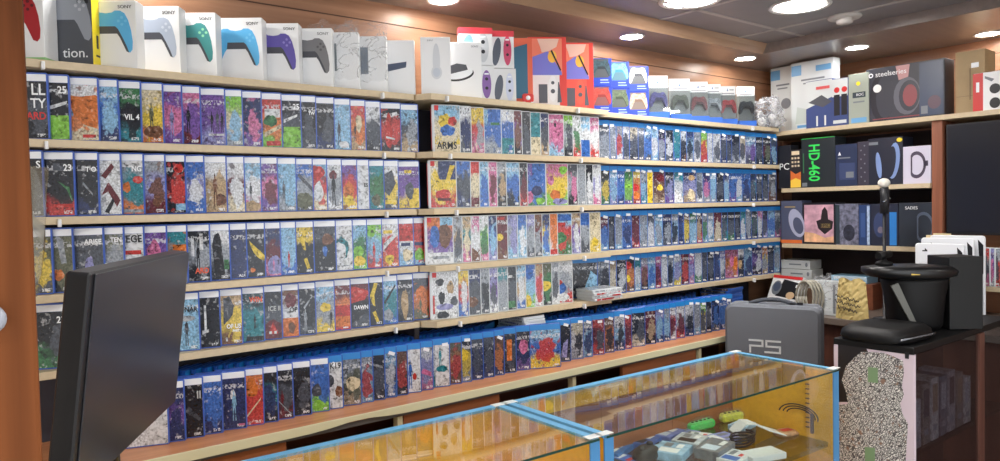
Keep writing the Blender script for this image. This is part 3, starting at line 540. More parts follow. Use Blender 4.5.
# ================================================================== BOXES ON THE TOP SHELVES
def carton(name, label, cat, w, h, d, m, M, group=None, bev=.0012, side=None):
    """box whose right front upright edge stands at the origin; front runs to -x, depth to +y"""
    b = MB(); b.box(-w, 0, 0, d, 0, h, bev=bev)
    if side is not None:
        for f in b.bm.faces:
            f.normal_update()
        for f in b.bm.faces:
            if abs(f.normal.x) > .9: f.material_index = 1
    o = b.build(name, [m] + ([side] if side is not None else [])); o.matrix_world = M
    return tag(o, label, cat, group)
def at(x, y, z, deg): return Matrix.Translation((x, y, z)) @ Matrix.Rotation(math.radians(deg), 4, 'Z')
def flat(parent, name, polys, mats, y=-.0005, dy=.00035):
    """printed shapes on a box front: list of (outline, material index), later ones lie over earlier ones"""
    return prints(name, [(poly, y - dy * i, y - dy * i + .0003, mi) for i, (poly, mi) in enumerate(polys)], mats, parent)
def ell(cx, cz, rx, rz, n=18, rot=0.):
    c, s = math.cos(rot), math.sin(rot)
    return [(cx + rx * math.cos(a) * c - rz * math.sin(a) * s, cz + rx * math.cos(a) * s + rz * math.sin(a) * c) for a in [2 * PI * k / n for k in range(n)]]
def rect(x0, x1, z0, z1): return [(x0, z0), (x1, z0), (x1, z1), (x0, z1)]
HALF = [(0, .044), (.014, .046), (.02, .05), (.032, .05), (.042, .044), (.05, .028), (.056, .004), (.059, -.022), (.0575, -.04), (.052, -.047), (.044, -.044), (.037, -.028), (.03, -.012), (.024, -.003), (0, -.003)]
def pad(cx, cz, s=1.):
    R = [(cx + a * s, cz + b * s) for a, b in HALF]; Lf = [(cx - a * s, cz + b * s) for a, b in HALF[::-1]]
    body = R[:-1] + [(cx, cz - .003 * s)] + Lf[1:]
    dark = [(cx + a * s, cz + b * s) for a, b in ((-.022, .014), (.02, .014), (.026, .008), (.036, -.012), (.044, -.03), (.05, -.047), (.044, -.044), (.037, -.028), (.03, -.012), (.024, -.003), (-.024, -.003))]
    btn = [ell(cx + (.036 + a) * s, cz + (.026 + b) * s, .0034 * s, .0034 * s, 10) for a, b in ((.008, 0), (-.008, 0), (0, .008), (0, -.008))]
    return body, dark, btn
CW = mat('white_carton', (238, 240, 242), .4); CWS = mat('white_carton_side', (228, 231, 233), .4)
CZ, CY = LZ[0], 2.175
def cbox(px, top_py, pad_cols, label, group='white controller boxes on top shelf', w=.158, d=.05, y=CY, deg=-36, extra=None, brand=True, cw=CW, cs=CWS, name='controller_box', z=CZ, body=None):
    p = on_y(px, top_py, y); h = p.z - z
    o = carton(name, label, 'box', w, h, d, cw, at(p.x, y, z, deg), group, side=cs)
    if pad_cols:
        bd, dk_, bt = pad(-.078, h * .53, 1.16)
        b1 = mat('print_' + pad_cols[0][0], pad_cols[0][1], .35); b2 = mat('print_dark', (78, 80, 88), .4); b3 = mat('print_' + pad_cols[1][0], pad_cols[1][1], .35)
        flat(o, 'printed_controller', [(bd, 0), (dk_, 1)] + [(q, 2) for q in bt], [b1, b2, b3])
    if brand: letters('SONY', .0125, BLACKP, o, (-.010, -.0006, h - .018), name='brand_lettering', sx=1.1)
    return o, h
# 1 white box with red controller, 2 dark box with yellow side
o, h = cbox(42, -16, None, 'white box printed with red controller and green base edge beside wooden post', None, d=.062, brand=False, name='controller_box')
bd, dk_, bt = pad(-.082, h * .56, 1.25)
flat(o, 'printed_controller', [(bd, 0)] + [(q, 1) for q in bt], [mat('print_red', (172, 40, 48), .35), mat('print_darkred', (96, 28, 34), .4)])
b = MB(); b.box(-.1585, .0006, -.0007, .0626, 0, .011); b.build('base_edge', mat('print_paleg', (150, 205, 140), .4), o)
o, h = cbox(90.5, -14, None, 'dark grey box with yellow side printed with grey controller and white lettering tion.', None, d=.056, brand=False, cw=mat('dark_carton', (78, 82, 90), .45), cs=mat('yellow_carton', (236, 216, 34), .4))
bd, dk_, bt = pad(-.075, h * .60, 1.25)
flat(o, 'printed_controller', [(bd, 0)] + [(q, 1) for q in bt], [mat('print_steel', (150, 156, 166), .35), mat('print_steel2', (186, 190, 198), .35)])
letters('tion.', .036, WHITE, o, (-.012, -.0006, .034), name='lettering')
flat(o, 'top_sticker', [(rect(-.038, -.008, h - .045, h - .005), 0), (rect(-.034, -.012, h - .012, h - .007), 1)], [BLACKP, YELP])
b = MB(); b.box(.0003, .0007, .02, .03, .05, .085); b.box(.0003, .0007, .016, .036, .028, .033); b.build('side_print', BLACKP, o)
SK = (('sky', (96, 184, 236)), ('skyb', (120, 200, 244)))
cbox(135, 0, SK, 'white box printed with sky-blue controller, beside the yellow-sided dark box', y=2.15)
cbox(178.5, 6, (('silver', (178, 190, 208)), ('silb', (206, 214, 226))), 'white box printed with silver controller')
cbox(215, 12.5, (('teal', (70, 150, 150)), ('tealb', (150, 220, 180))), 'white box printed with green to blue fading controller')
cbox(261.5, 17.5, SK, 'white box printed with sky-blue controller, between the green and purple ones')
cbox(298, 23, (('violet', (104, 92, 176)), ('violb', (150, 140, 210))), 'white box printed with purple controller')
cbox(331.5, 28, (('camo', (128, 128, 132)), ('camob', (96, 96, 100))), 'white box printed with grey camouflage controller', d=.038)
film = crinkle_film('clear_crinkled_film', .12, 30)
def wrap(o, w, h, d, rise):
    b = MB(); nx, nz = 12, 14; V = {}
    for i in range(nx + 1):
        for j in range(nz + 1):
            u = i / nx; v = j / nz
            V[i, j] = b.bm.verts.new((-w - .003 + (w + .006) * u + random.uniform(-.003, .003), -.004 + random.uniform(-.002, .002) + (max(0, v - .8) * d * 1.5), h * .2 + (h * .8 + rise) * v + random.uniform(-.004, .004) + (random.uniform(-.012, .012) if j == nz else 0)))
    for i in range(nx):
        for j in range(nz): b.bm.faces.new((V[i, j], V[i + 1, j], V[i + 1, j + 1], V[i, j + 1]))
    return b.build('plastic_wrap', film, o)
GB = mat('print_slate', (98, 112, 118), .4); GB2 = mat('print_slateblue', (104, 116, 132), .4)
o, h = cbox(358, 32, None, 'white box with a slim dark green-grey upright bar printed on it, in clear wrap', 'white accessory boxes on top shelf', d=.034, brand=False, name='accessory_box')
flat(o, 'printed_bar', [(rect(-.092, -.072, .065, .155), 0)], [GB]); wrap(o, .158, h, .034, .035)
o, h = cbox(386, 36, None, 'white box with a slate-blue upright bar printed on it, in clear wrap', 'white accessory boxes on top shelf', d=.034, brand=False, name='accessory_box')
flat(o, 'printed_bar', [(rect(-.088, -.062, .065, .155), 0)], [GB2]); wrap(o, .158, h, .034, .05)
o, h = cbox(414, 40, None, 'white box with a dark horizontal device printed on it, last on left top shelf', 'white accessory boxes on top shelf', d=.026, brand=False, name='accessory_box')
flat(o, 'printed_device', [([(-.105, .082), (-.03, .098), (-.028, .118), (-.105, .108)], 0)], [mat('print_ink', (72, 84, 108), .4)])
# middle bay top shelf
MY = 2.128
p = on_y(450, 37, MY); h = p.z - CZ
o = carton('remote_box', 'tall white box printed with pale grey remote control', 'box', .105, h, .04, CW, at(p.x, MY, CZ, -34), 'white accessory boxes on top shelf', side=CWS)
flat(o, 'printed_remote', [(ell(-.05, .125, .013, .062, 20), 0), (ell(-.05, .085, .019, .024, 20), 0), (ell(-.05, .085, .013, .016, 20), 1)], [mat('print_palegrey', (212, 216, 222), .4), mat('print_paleblue', (196, 204, 216), .4)])
letters('SONY', .008, GREYP, o, (-.06, -.0006, h - .012), name='brand_lettering')
p = on_y(481, 42, MY - .012); h = p.z - CZ
o = carton('media_remote_box', 'white box printed with flat black and white disc-shaped device', 'box', .135, h, .05, CW, at(p.x, MY - .012, CZ, -34), 'white accessory boxes on top shelf', side=CWS)
flat(o, 'printed_device', [(ell(-.088, .09, .06, .026, 24, .1), 1), (ell(-.09, .096, .058, .025, 24, .1), 2), ([(-.135, .085), (-.05, .105), (-.056, .123), (-.09, .128), (-.135, .112)], 0)], [mat('print_dark', (78, 80, 88), .4), BLACKP, WHITE])
letters('SONY', .010, GREYP, o, (-.010, -.0006, h - .016), name='brand_lettering')
JW = mat('joy_box_grey', (224, 226, 228), .4); JR = mat('joy_box_red', (206, 58, 70), .4)
def joy(px, top_py, z, h, w, col, label, y, red):
    p = on_y(px, top_py, y)
    o = carton('paired_controller_box', label, 'box', w, h, .05, JW, at(p.x, y, z, -30), 'small paired controller boxes in two stacks', side=JW)
    m1 = mat('joy_' + str(col[0]), col[0], .4); m2 = mat('joy_' + str(col[1]), col[1], .4)
    pol = [(ell(-w * .28, h * .47, w * .17, h * .40, 22), 0), (ell(-w * .74, h * .44, w * .17, h * .38, 22, -.15), 1), (ell(-w * .28, h * .62, w * .06, w * .06, 12), 2), (ell(-w * .28, h * .36, w * .06, w * .06, 12), 2), (rect(-w * .36, -w * .2, h * .74, h * .78), 3)]
    flat(o, 'printed_controllers', pol, [m1, m2, BLACKP, WHITE])
    if red:
        b = MB(); b.box(-w - .0006, .0006, -.0008, .0506, h - .022, h + .0006); b.build('top_stripe', JR, o)
    return o
jz = on_y(492, 65, 2.135).z; jt = on_y(492, 28, 2.135).z
joy(493, 30, CZ, jz - CZ - .001, .1, ((130, 92, 160), (120, 120, 132)), 'grey box printed with purple paired controllers, bottom of stack beside white disc box', 2.135, False)
joy(492, 28, jz, jt - jz, .125, ((196, 200, 204), (120, 160, 180)), 'red-topped box printed with grey paired controllers, top of stack beside white disc box', 2.135, True)
joy(515, 30, CZ, jz - CZ - .001, .09, ((206, 214, 236), (86, 92, 106)), 'grey box printed with pale blue and dark controllers, bottom of stack beside console boxes', 2.138, False)
joy(513.5, 30, jz, on_y(513, 31, 2.138).z - jz, .09, ((206, 76, 112), (86, 92, 106)), 'red-topped box printed with pink and dark controllers, top of stack beside console boxes', 2.138, True)
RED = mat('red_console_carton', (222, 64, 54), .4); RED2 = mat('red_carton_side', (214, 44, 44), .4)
skin = mat('print_skin', (236, 196, 178), .4); lil = mat('print_lilac', (120, 124, 214), .4); corl = mat('print_coral', (240, 132, 104), .4); sun = mat('print_sun', (246, 190, 70), .4)
def console_box(px, top, bot_col, label, y, w, deg=-33):
    p = on_y(px, top, y); h = p.z - CZ
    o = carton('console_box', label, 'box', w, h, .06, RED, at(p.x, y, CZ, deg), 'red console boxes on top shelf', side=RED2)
    t = .004
    pol = [(rect(-w + .003, -.018, h * .46, h - .006), 0), ([(-w + .003, h * .46), (-w + .003, h * .70), (-.075, h * .80), (-.02, h * .5), (-.02, h * .46)], 1), (ell(-.058, h * .72, .018, .024), 2),
           ([(-.118, h - .008), (-.03, h - .008), (-.04, h * .86), (-.07, h * .80), (-.1, h * .78), (-.106, h * .86)], 3), ([(-.064, h * .80), (-.059, h * .82), (-.022, h * .53), (-.027, h * .52)], 4),
           (rect(-w + .003, -.03, .005, h * .46), 5), (ell(-.058, h * .27, .018, .052), 6), (rect(-.115, -.08, .018, h * .33), 7), ([(-.04, .02), (-.022, .02), (-.032, h * .36), (-.036, h * .36)], 7),
           (ell(-.058, h * .35, .007, .007, 10), 7), (ell(-.058, h * .23, .009, .009, 10), 7)]
    flat(o, 'printed_picture', pol, [corl, lil, sun, skin, BLACKP, bot_col, mat('print_joy_white', (238, 240, 242), .4) if 'white' in label[:60] else mat('print_joy_red', (232, 96, 74), .4), mat('print_slate2', (84, 88, 98), .4)])
    return o
console_box(566, 37, mat('print_offwhite', (232, 232, 232), .4), 'tall red console box with white lower panel, hand and sun on upper picture', 2.128, .155)
console_box(593, 42.5, mat('print_redpanel', (226, 88, 72), .4), 'tall red console box with all-red lower panel, nearest the small blue boxes', 2.135, .12)
p = on_y(532, 38, 2.165); h = p.z - CZ
o = carton('console_box', 'tall orange-red console box with dark blue screen picture behind small red figure', 'box', .115, h, .03, mat('orange_red_carton', (226, 104, 74), .4), at(p.x, 2.165, CZ, -33), 'red console boxes on top shelf', side=RED2)
flat(o, 'printed_picture', [([(-.118, .03), (-.02, .03), (-.02, h - .022), (-.118, h - .05)], 0), ([(-.118, .03), (-.07, .03), (-.075, h * .55), (-.118, h * .6)], 1)], [mat('print_tealblue', (54, 104, 132), .4), mat('print_slate2', (84, 88, 98), .4)])
t = thing('toy_camera', 'small red and white gadget sitting before the orange-red console box', 'gadget', tuple(on_y(528, 98, 2.118).xy) + (CZ,), -.5)
m = MB(); m.slab(-.022, .022, .004, .036, -.004, .006, .008, .002); m.build('body', mat('gadget_red', (214, 52, 48), .35), t)
m = MB(); m.lathe([(.001, 0), (.009, 0), (.009, -.003), (.001, -.003)], 14, M=Matrix.Translation((0, -.0045, .02)) @ Matrix.Rotation(PI / 2, 4, 'X')); m.build('white_disc', WHITE, t)
for s in (-1, 1):
    m = MB(); m.box(s * .016 - .005, s * .016 + .005, -.004, .006, 0, .005); m.build('foot', WHITE, t)
# small blue controller boxes, three stacks of two
BL = mat('royal_blue_carton', (30, 66, 190), .4)
cz2 = LZ[0]
for i, (px, top, w, cu, cl_) in enumerate(((611.5, 58, .085, ('forest camouflage', (52, 84, 96), (34, 50, 60)), ('red', (206, 72, 60), (140, 44, 40))), (629, 61.5, .085, ('turquoise', (126, 210, 216), (60, 150, 170)), ('green camouflage', (96, 112, 82), (60, 70, 50))), (648.5, 66, .09, ('white', (226, 230, 226), (60, 64, 70)), ('beige', (196, 172, 148), (120, 92, 76))))):
    y = 2.178; p = on_y(px, top, y); hh = (p.z - cz2) / 2; nmx = ('beside the red console boxes', 'middle stack of three', 'beside the clear hanging packs')[i]
    for j, cc in enumerate((cl_, cu)):
        o = carton('controller_box', f'royal blue box with {cc[0]} controller, {("bottom", "top")[j]}, {nmx}', 'box', w, hh - .001, .06, BL, at(p.x, y, cz2 + j * hh, -34), 'small blue controller boxes')
        a, d2 = mat('bc_' + cc[0], cc[1], .4, noise=.4, nscale=90), mat('bd_' + cc[0], cc[2], .4)
        bd, dk_, bt = pad(-w * .55, hh * .62, .72)
        flat(o, 'printed_controller', [(rect(-w + .002, -.014, hh * .30, hh - .004), 2), (bd, 0), (dk_, 1)] + [(q, 1) for q in bt], [a, d2, mat('bp_' + cc[0], tuple(int(v * .5 + 60) for v in cc[2]), .4)])
        flat(o, 'line_print', [(rect(-w * .6, -.016, hh * .2, hh * .235), 0), (rect(-w * .6, -.012, hh * .11, hh * .14), 0)], [mat('print_pale_blue2', (170, 200, 246), .4)])
# clear hanging packs with white header
pc = glass('clear_pack_film', (240, 244, 246), .08)
for i, (px, top, hd, w, ccol, lab) in enumerate(((669, 75, 12, .085, (92, 84, 150), 'purple'), (691, 78, 12, .09, (96, 100, 84), 'olive camouflage'), (709, 81, 11, .085, (140, 62, 66), 'dark red'), (722, 83.5, 10, .075, (178, 182, 188), 'white and grey'), (737, 85.5, 10, .075, (202, 66, 72), 'bright red'), (756, 86, 10, .085, (60, 64, 72), 'black'))):
    y = 2.18; p = on_y(px, top, y); h = p.z - cz2; hz = h - (h * hd / 43.)
    w *= 1.16
    t = thing('hanging_pack', f'clear pack with white header and blue foot holding {lab} controller, above right bay', 'packaged controller', (p.x, y, cz2), math.radians(-34), 'clear hanging packs')
    m = MB(); m.box(-w, 0, .018, .022, hz, h, bev=.0008); m.build('header_card', CW, t)
    flat(t, 'header_mark', [([(-w * .55, hz + .022), (-w * .45, hz + .022), (-w * .5, hz + .036)], 0), (rect(-w * .38, -w * .12, hz + .026, hz + .030), 1), (rect(-w * .85, -w * .1, hz + .008, hz + .012), 1)], [mat('header_blue', (86, 120, 170), .4), GREYP], y=.0175)
    m = MB(); m.box(-w, 0, .02, .0225, .0, hz); m.build('backing_card', mat('card_grey', (150, 152, 148), .5), t)
    m = MB(); m.box(-w, 0, -.004, .0195, .0, .034, bev=.001); m.build('blue_foot', mat('pack_blue', (46, 104, 206), .4), t)
    bd, dk_, bt = pad(-w * .5, hz * .62, .70); m = MB(); m.prism(bd, .002, .018, 'y', 0); m.prism(dk_, .0005, .002, 'y', 1)
    for q in bt: m.prism(q, -.001, .002, 'y', 1)
    m.build('controller', [mat('hp_' + lab, ccol, .4, noise=.35, nscale=80), mat('hp2_' + lab, tuple(int(v * .55) for v in ccol), .4)], t)
    m = MB(); m.box(-w, 0, -.0045, -.0040, .035, hz + .001); m.build('clear_front', pc, t)
# crumpled clear bag of parts at the shelf's far end
t = thing('clear_bag', 'crumpled clear plastic bag of pale bits at right end of top shelf', 'bag', (3.60, 2.185, cz2))
def blob(rx, ry, rz, cz, amp, m, name, parent, sd, sub=4, center=(0, 0), flatz=True):
    b = MB(); bmesh.ops.create_icosphere(b.bm, subdivisions=sub, radius=1); rnd = random.Random(sd); off = Vector((rnd.uniform(0, 9), rnd.uniform(0, 9), rnd.uniform(0, 9)))
    from mathutils import noise as mn
    for v in b.bm.verts:
        n = v.co.normalized(); k = 1 + amp * (mn.noise(n * 2.2 + off) + .6 * mn.noise(n * 6 + off))
        v.co = Vector((n.x * rx * k + center[0], n.y * ry * k + center[1], max(.001, cz + n.z * rz * k) if flatz else cz + n.z * rz * k))
    for f in b.bm.faces: f.smooth = True
    return b.build(name, m, parent)
blob(.115, .07, .095, .07, .32, crinkle_film('crinkled_bag_film', .30, 60, (188, 190, 196)), 'bag_film', t, 3, 5)
for i in range(7):
    blob(.026, .02, .024, .03 + .018 * (i % 3), .5, (mat('bag_white', (222, 224, 226), .4), mat('bag_grey', (120, 122, 130), .4))[i % 2], 'contents', t, 20 + i, 3, (-.06 + .02 * i, random.uniform(-.03, .03)), False)
# ================================================================== SHORT WALL SHELVES
BX = 3.65
BZ = [EYE + .377, EYE + .069, EYE - .229]
YE = 1.395
for k, nm in enumerate(('top', 'second', 'third')):
    m = MB(); e_ = 2.342 if k == 0 else 2.135; m.prism([(BX, -.2 if k == 0 else YE), (WX - .008, -.2 if k == 0 else YE), (WX - .008, e_), (3.668, e_), (3.668, 2.135), (BX, 2.135)], BZ[k] - .0215, BZ[k], 'z')
    tag(m.build('shelf_board', BEIGE), f'{nm} beige shelf board on the short right-hand wall', 'shelf')
m = MB(); m.box(BX + .02, WX - .001, YE - .045, YE - .001, EYE - .60, BZ[0] - .022); tag(m.build('shelf_upright', wood('upright_wood', (128, 78, 58), (158, 100, 74), 2)), 'brown wooden upright panel between the short-wall shelves and black television', 'panel')
m = MB(); m.box(WX - .006, WX - .0006, YE, 2.3, EYE - .6, BZ[0] - .03); struct(m.build('trim_10', mat('dark_wall_lining', (66, 54, 56), .6)))
def bbox(px0, px1, top, zk, m, label, name='accessory_box', d=.1, x=3.675, side=None, cat='box', group=None, rot=0., z=None):
    """box on the short wall whose front faces the shop; px0..px1 across its front"""
    a = on_x(px0, 150, x); b_ = on_x(px1, 150, x); z = BZ[zk] if z is None else z; h = on_x(px0, top, x).z - z; w = a.y - b_.y
    M = Matrix.Translation((x, b_.y, z)) @ Matrix.Rotation(-PI / 2 + rot, 4, 'Z')
    o = carton(name, label, cat, w - .002, h, d, m, M, group, side=side)
    return o, w, h
wb = mat('whitegrey_carton', (206, 212, 214), .45); lb_ = mat('label_blue', (104, 160, 206), .4)
for px0, px1, top, lab, x in ((771, 795, 69, 'tall white box with blue corner label and dark cable, behind the other', 3.80), (791.5, 834, 64, 'tall white box with blue label and red print, in the corner on top shelf', 3.72)):
    o, w, h = bbox(px0, px1, top, 0, wb, lab, 'charger_box', .07, x, group='tall white charger boxes')
    flat(o, 'front_print', [(rect(-w + .004, -w + .06, h - .07, h - .015), 0), (rect(-w * .75, -w * .2, h * .72, h * .745), 1), (rect(-w * .7, -w * .28, h * .67, h * .69), 1)] + ([(rect(-w * .45, -w * .1, h * .6, h * .69), 2), (rect(-w * .4, -w * .05, h - .06, h - .03), 0)] if px1 > 800 else [(ell(-w * .35, h * .45, w * .2, h * .08), 1)]), [lb_, GREYP, REDP])
    o2 = flat(o, 'shape_print', [([(-w * .9, h * .1), (-w * .55, h * .1), (-w * .6, h * .3), (-w * .85, h * .35)], 0), (rect(-w * .85, -w * .6, h * .04, h * .08), 1)], [mat('print_pale_sage', (186, 196, 192), .4), lb_], y=-.001)
nv = mat('navy_carton', (58, 74, 126), .4)
o, w, h = bbox(806, 833, 82, 0, nv, 'white and navy box printed with dark charging stand', 'charger_box', .06, 3.672)
flat(o, 'front_print', [([(-w + .002, h * .42), (-.002, h * .62), (-.002, h - .003), (-w + .002, h - .003)], 0), ([(-w * .9, h * .55), (-w * .4, h * .68), (-w * .02, h * .52), (-w * .35, h * .42)], 1), (rect(-w * .6, -w * .54, .01, h * .25), 0), (rect(-w * .3, -w * .24, .01, h * .25), 0), (rect(-w * .6, -w * .1, h * .8, h * .86), 2)], [wb, mat('print_dark', (78, 80, 88), .4), mat('print_rose', (214, 90, 90), .4)])
o, w, h = bbox(832, 848.5, 79.5, 0, nv, 'navy and white box with two red discs and black silhouettes', 'accessory_box', .06, 3.668)
flat(o, 'front_print', [(rect(-w + .002, -.002, h * .62, h - .002), 0), (ell(-w * .68, h * .76, w * .17, w * .17), 1), (ell(-w * .22, h * .76, w * .17, w * .17), 1), (rect(-w * .85, -w * .5, h * .22, h * .66), 2), (rect(-w * .4, -w * .06, h * .22, h * .66), 2), (rect(-w * .9, -w * .1, h * .05, h * .12), 0)], [wb, REDP, BLACKP])
o, w, h = bbox(848.5, 869, 75, 0, mat('sage_carton', (158, 166, 154), .45), 'grey-green box with dark centre label beside the headphone box', 'accessory_box', .08, 3.668)
flat(o, 'front_print', [(rect(-w * .78, -w * .15, h * .52, h * .63), 0), (ell(-w * .5, h * .8, w * .1, w * .1), 1), (rect(-w * .75, -w * .2, h * .42, h * .45), 2), (rect(-w * .85, -w * .1, .006, .03), 3)], [mat('print_ink2', (50, 62, 70), .4), YELP, GREYP, lb_])
letters('ROC', .018, WHITE, o, (-w * .22, -.0022, h * .575), name='label_lettering')
sg = mat('headphone_carton', (54, 56, 66), .4)
o, w, h = bbox(866, 945, 70, 0, sg, 'wide dark box printed with large headphones and white lettering', 'headphone_box', .11, 3.675)
ear = mat('print_ear', (96, 98, 108), .35); er2 = mat('print_ear_red', (140, 70, 76), .4)
flat(o, 'printed_headphones', [(ell(-w * .78, h * .45, w * .16, h * .46), 0), (ell(-w * .74, h * .45, w * .12, h * .40), 1), (ell(-w * .46, h * .42, w * .17, h * .34), 2), (ell(-w * .43, h * .42, w * .13, h * .28), 1), (ell(-w * .42, h * .42, w * .09, h * .2), 3), ([(-w * .6, h - .004), (-w * .42, h - .004), (-w * .44, h * .76), (-w * .56, h * .72)], 4), (ell(-w * .84, h * .62, w * .055, w * .055), 5)],
     [mat('print_black2', (34, 36, 44), .35), sg, ear, er2, mat('print_rosewood', (196, 150, 150), .4), mat('print_offwhite', (232, 232, 232), .4)])
flat(o, 'printed_badges', [(rect(-w * .30, -.004, h * .03, h * .97), 0), (ell(-w * .12, h * .25, w * .08, h * .12), 1), (rect(-w * .28, -w * .2, h * .06, h * .2), 2), (rect(-w * .9, -w * .3, h * .04, h * .055), 3)], [mat('print_night', (56, 70, 96), .35), mat('print_dusk', (92, 70, 84), .4), GREYP, er2], y=-.004)
letters('steelseries', .034, WHITE, o, (-w * .86, -.0070, h * .87), align='LEFT', name='brand_lettering')
flat(o, 'ring_mark', [(ell(-w * .92, h * .87, .011, .011), 0), (ell(-w * .92, h * .87, .006, .006), 1)], [WHITE, sg], y=-.006)
kr = mat('kraft_carton', (178, 154, 116), .6, noise=.06, nscale=20)
o, w, h = bbox(955, 985, 53, 0, kr, 'tall brown cardboard box with white sticker on top shelf near the corner light', 'cardboard_box', .13, 3.72)
b = MB(); b.box(-w - .0006, .0006, .06, .07, h, h + .0006); b.build('tape', mat('tape_tan', (196, 172, 130), .3), o)
flat(o, 'sticker', [(rect(-w * .45, -w * .2, h * .72, h * .80), 0)], [WHITE])
flat(o, 'line_print', [(rect(-w * .5, -w * .47, h * .22, h * .72), 0), (rect(-w * .95, -w * .3, h * .28, h * .285), 0)], [mat('kraft_ink', (120, 96, 70), .5)], y=-.001)
o, w, h = bbox(973, 1000, 74, 0, CW, 'white box with red left side printed with black oval shapes', 'accessory_box', .09, 3.664)
flat(o, 'front_print', [(rect(-w, -w * .62, .001, h - .001), 0), (rect(-w * .88, -w * .76, h * .5, h * .76), 2), (ell(-w * .18, h * .55, w * .2, h * .13), 1), (ell(-w * .18, h * .18, w * .2, h * .14), 1), ([(-w * .55, h * .9), (-w * .2, h * .8), (-w * .3, h * .74), (-w * .55, h * .84)], 3)], [REDP, BLACKP, WHITE, GREYP])
# second short-wall shelf
dkc = mat('black_carton', (36, 38, 46), .4)
o, w, h = bbox(778, 790.5, 146, 1, dkc, 'black box with white letters PC beside the flame-printed box', 'accessory_box', .08)
letters('PC', .05, WHITE, o, (-.006, -.0008, h * .5), name='box_lettering')
o, w, h = bbox(790, 801, 150, 1, mat('charcoal_carton', (46, 42, 46), .4), 'narrow dark box with orange and yellow flames printed along its foot', 'accessory_box', .08)
flat(o, 'printed_flames', [([(-w + .002, .003), (-.002, .003), (-.002, h * .42), (-w * .5, h * .36), (-w + .002, h * .46)], 0), ([(-w + .002, .003), (-.002, .003), (-.002, h * .2), (-w * .5, h * .26), (-w + .002, h * .2)], 1), (rect(-w * .85, -w * .15, h * .86, h * .96), 2)] + [(rect(-w * (.85 - .28 * a), -w * (.68 - .28 * a), h * (.55 + .1 * c_), h * (.6 + .1 * c_)), 2) for a in range(3) for c_ in range(3)], [mat('flame_orange', (222, 116, 58), .4), mat('flame_yellow', (246, 206, 80), .4), mat('print_cream2', (232, 214, 180), .4)])
o, w, h = bbox(801, 835, 139, 1, mat('black_green_carton', (40, 46, 50), .35), 'black box with large green sideways lettering HD-460', 'headphone_box', .12)
letters('HD-460', .082, GREENP, o, (-w * .62, -.0008, h * .5), (PI / 2, PI / 2, 0), 'CENTER', 'green_lettering', sx=.72, bold=.0015)
flat(o, 'mark_print', [(rect(-w * .97, -w * .82, .006, .026), 0), (rect(-w * .94, -w * .91, h * .3, h * .7), 1), (rect(-w * .99, -w * .01, h - .004, h - .001), 2)], [GREYP, mat('dark_green_print', (60, 120, 80), .4), GREENP])
o, w, h = bbox(835, 857, 145, 1, mat('midnight_carton', (44, 54, 84), .35), 'dark blue box with small white triangle mark and printed device', 'headphone_box', .1)
flat(o, 'front_print', [([(-w * .86, h * .74), (-w * .72, h * .74), (-w * .79, h * .83)], 0), (rect(-w * .86, -w * .3, h * .66, h * .69), 1), (rect(-w * .8, -w * .1, h * .15, h * .55), 2), (rect(-w * .5, -w * .15, h * .2, h * .34), 1)], [WHITE, GREYP, mat('print_blue_dark', (58, 70, 108), .4)])
o, w, h = bbox(857, 869, 142, 1, mat('dotted_carton', (60, 56, 70), .4), 'narrow dark box side with column of small pale icons', 'accessory_box', .1)
flat(o, 'icon_print', [(ell(-w * (.35 + .3 * (i % 2)), h * (.1 + .1 * i), w * .07, w * .07, 8), 0) for i in range(9)], [GREYP])
o, w, h = bbox(868, 902.5, 139, 1, mat('ink_carton', (36, 40, 54), .35), 'black box printed with two pale blue headphone cups, behind white-tipped microphone', 'headphone_box', .12)
cup = mat('print_cupblue', (126, 150, 200), .4)
flat(o, 'printed_headphones', [(ell(-w * .25, h * .5, w * .17, h * .38, 20, -.1), 0), (ell(-w * .32, h * .48, w * .13, h * .33, 20, -.1), 1), (ell(-w * .68, h * .42, w * .08, h * .28, 20, .1), 0), (rect(-w * .97, -w * .7, h * .86, h * .92), 2), (ell(-w * .08, h * .93, w * .08, w * .06), 3)], [cup, mat('ink_carton', (36, 40, 54), .35), GREYP, YELP])
o, w, h = bbox(902.5, 931, 147, 1, mat('lilac_carton', (206, 202, 220), .4), 'pale lilac box printed with black D-shaped ring', 'wheel_box', .1)
def ring(cx, cz, rx, rz, k, n=24):
    P = []
    def pt(a): 
        r = 1.0
        return (cx + rx * max(-.62, math.cos(a)) * r, cz + rz * math.sin(a) * r)
    out = [pt(2 * PI * i / n) for i in range(n)]; inn = [(cx + (x - cx) * k, cz + (z - cz) * k) for x, z in out]
    return [([out[i], out[(i + 1) % n], inn[(i + 1) % n], inn[i]], 0) for i in range(n)]
b = MB()
for poly, mi in ring(-w * .5, h * .5, w * .33, h * .36, .74): b.prism(poly, -.0012, -.0006, 'y')
b.box(-w * .22, -w * .10, -.0012, -.0005, h * .46, h * .6); b.build('printed_ring', mat('print_ring', (74, 66, 86), .4), o)
# white-tipped microphone on a short stand before the second shelf
mp = on_x(884, 183, 3.46)
t = thing('desk_microphone', 'white ball-tipped black microphone on dark stand before second short-wall shelf', 'microphone', (mp.x, mp.y, EYE - .56))
zz = mp.z - (EYE - .56)
m = MB(); m.lathe([(.001, 0), (.05, 0), (.052, .006), (.045, .014), (.008, .02), (.007, zz - .13), (.001, zz - .13)]); m.build('stand', mat('matte_black', (30, 31, 36), .5), t)
m = MB(); m.tube([(0, 0, zz - .14), (.004, -.002, zz - .07), (0, 0, zz - .02)], .019, 12); m.build('handle', mat('matte_black', (30, 31, 36), .5), t)
m = MB(); m.tube([(.02, -.02, zz - .07), (-.03, -.01, zz - .085)], .003, 6); m.build('clamp_screw', mat('chrome', (200, 204, 208), .2, 1), t)
blob(.026, .026, .022, zz, 0, mat('foam_white', (226, 222, 212), .7), 'foam_tip', t, 1, 3, (0, 0), False)
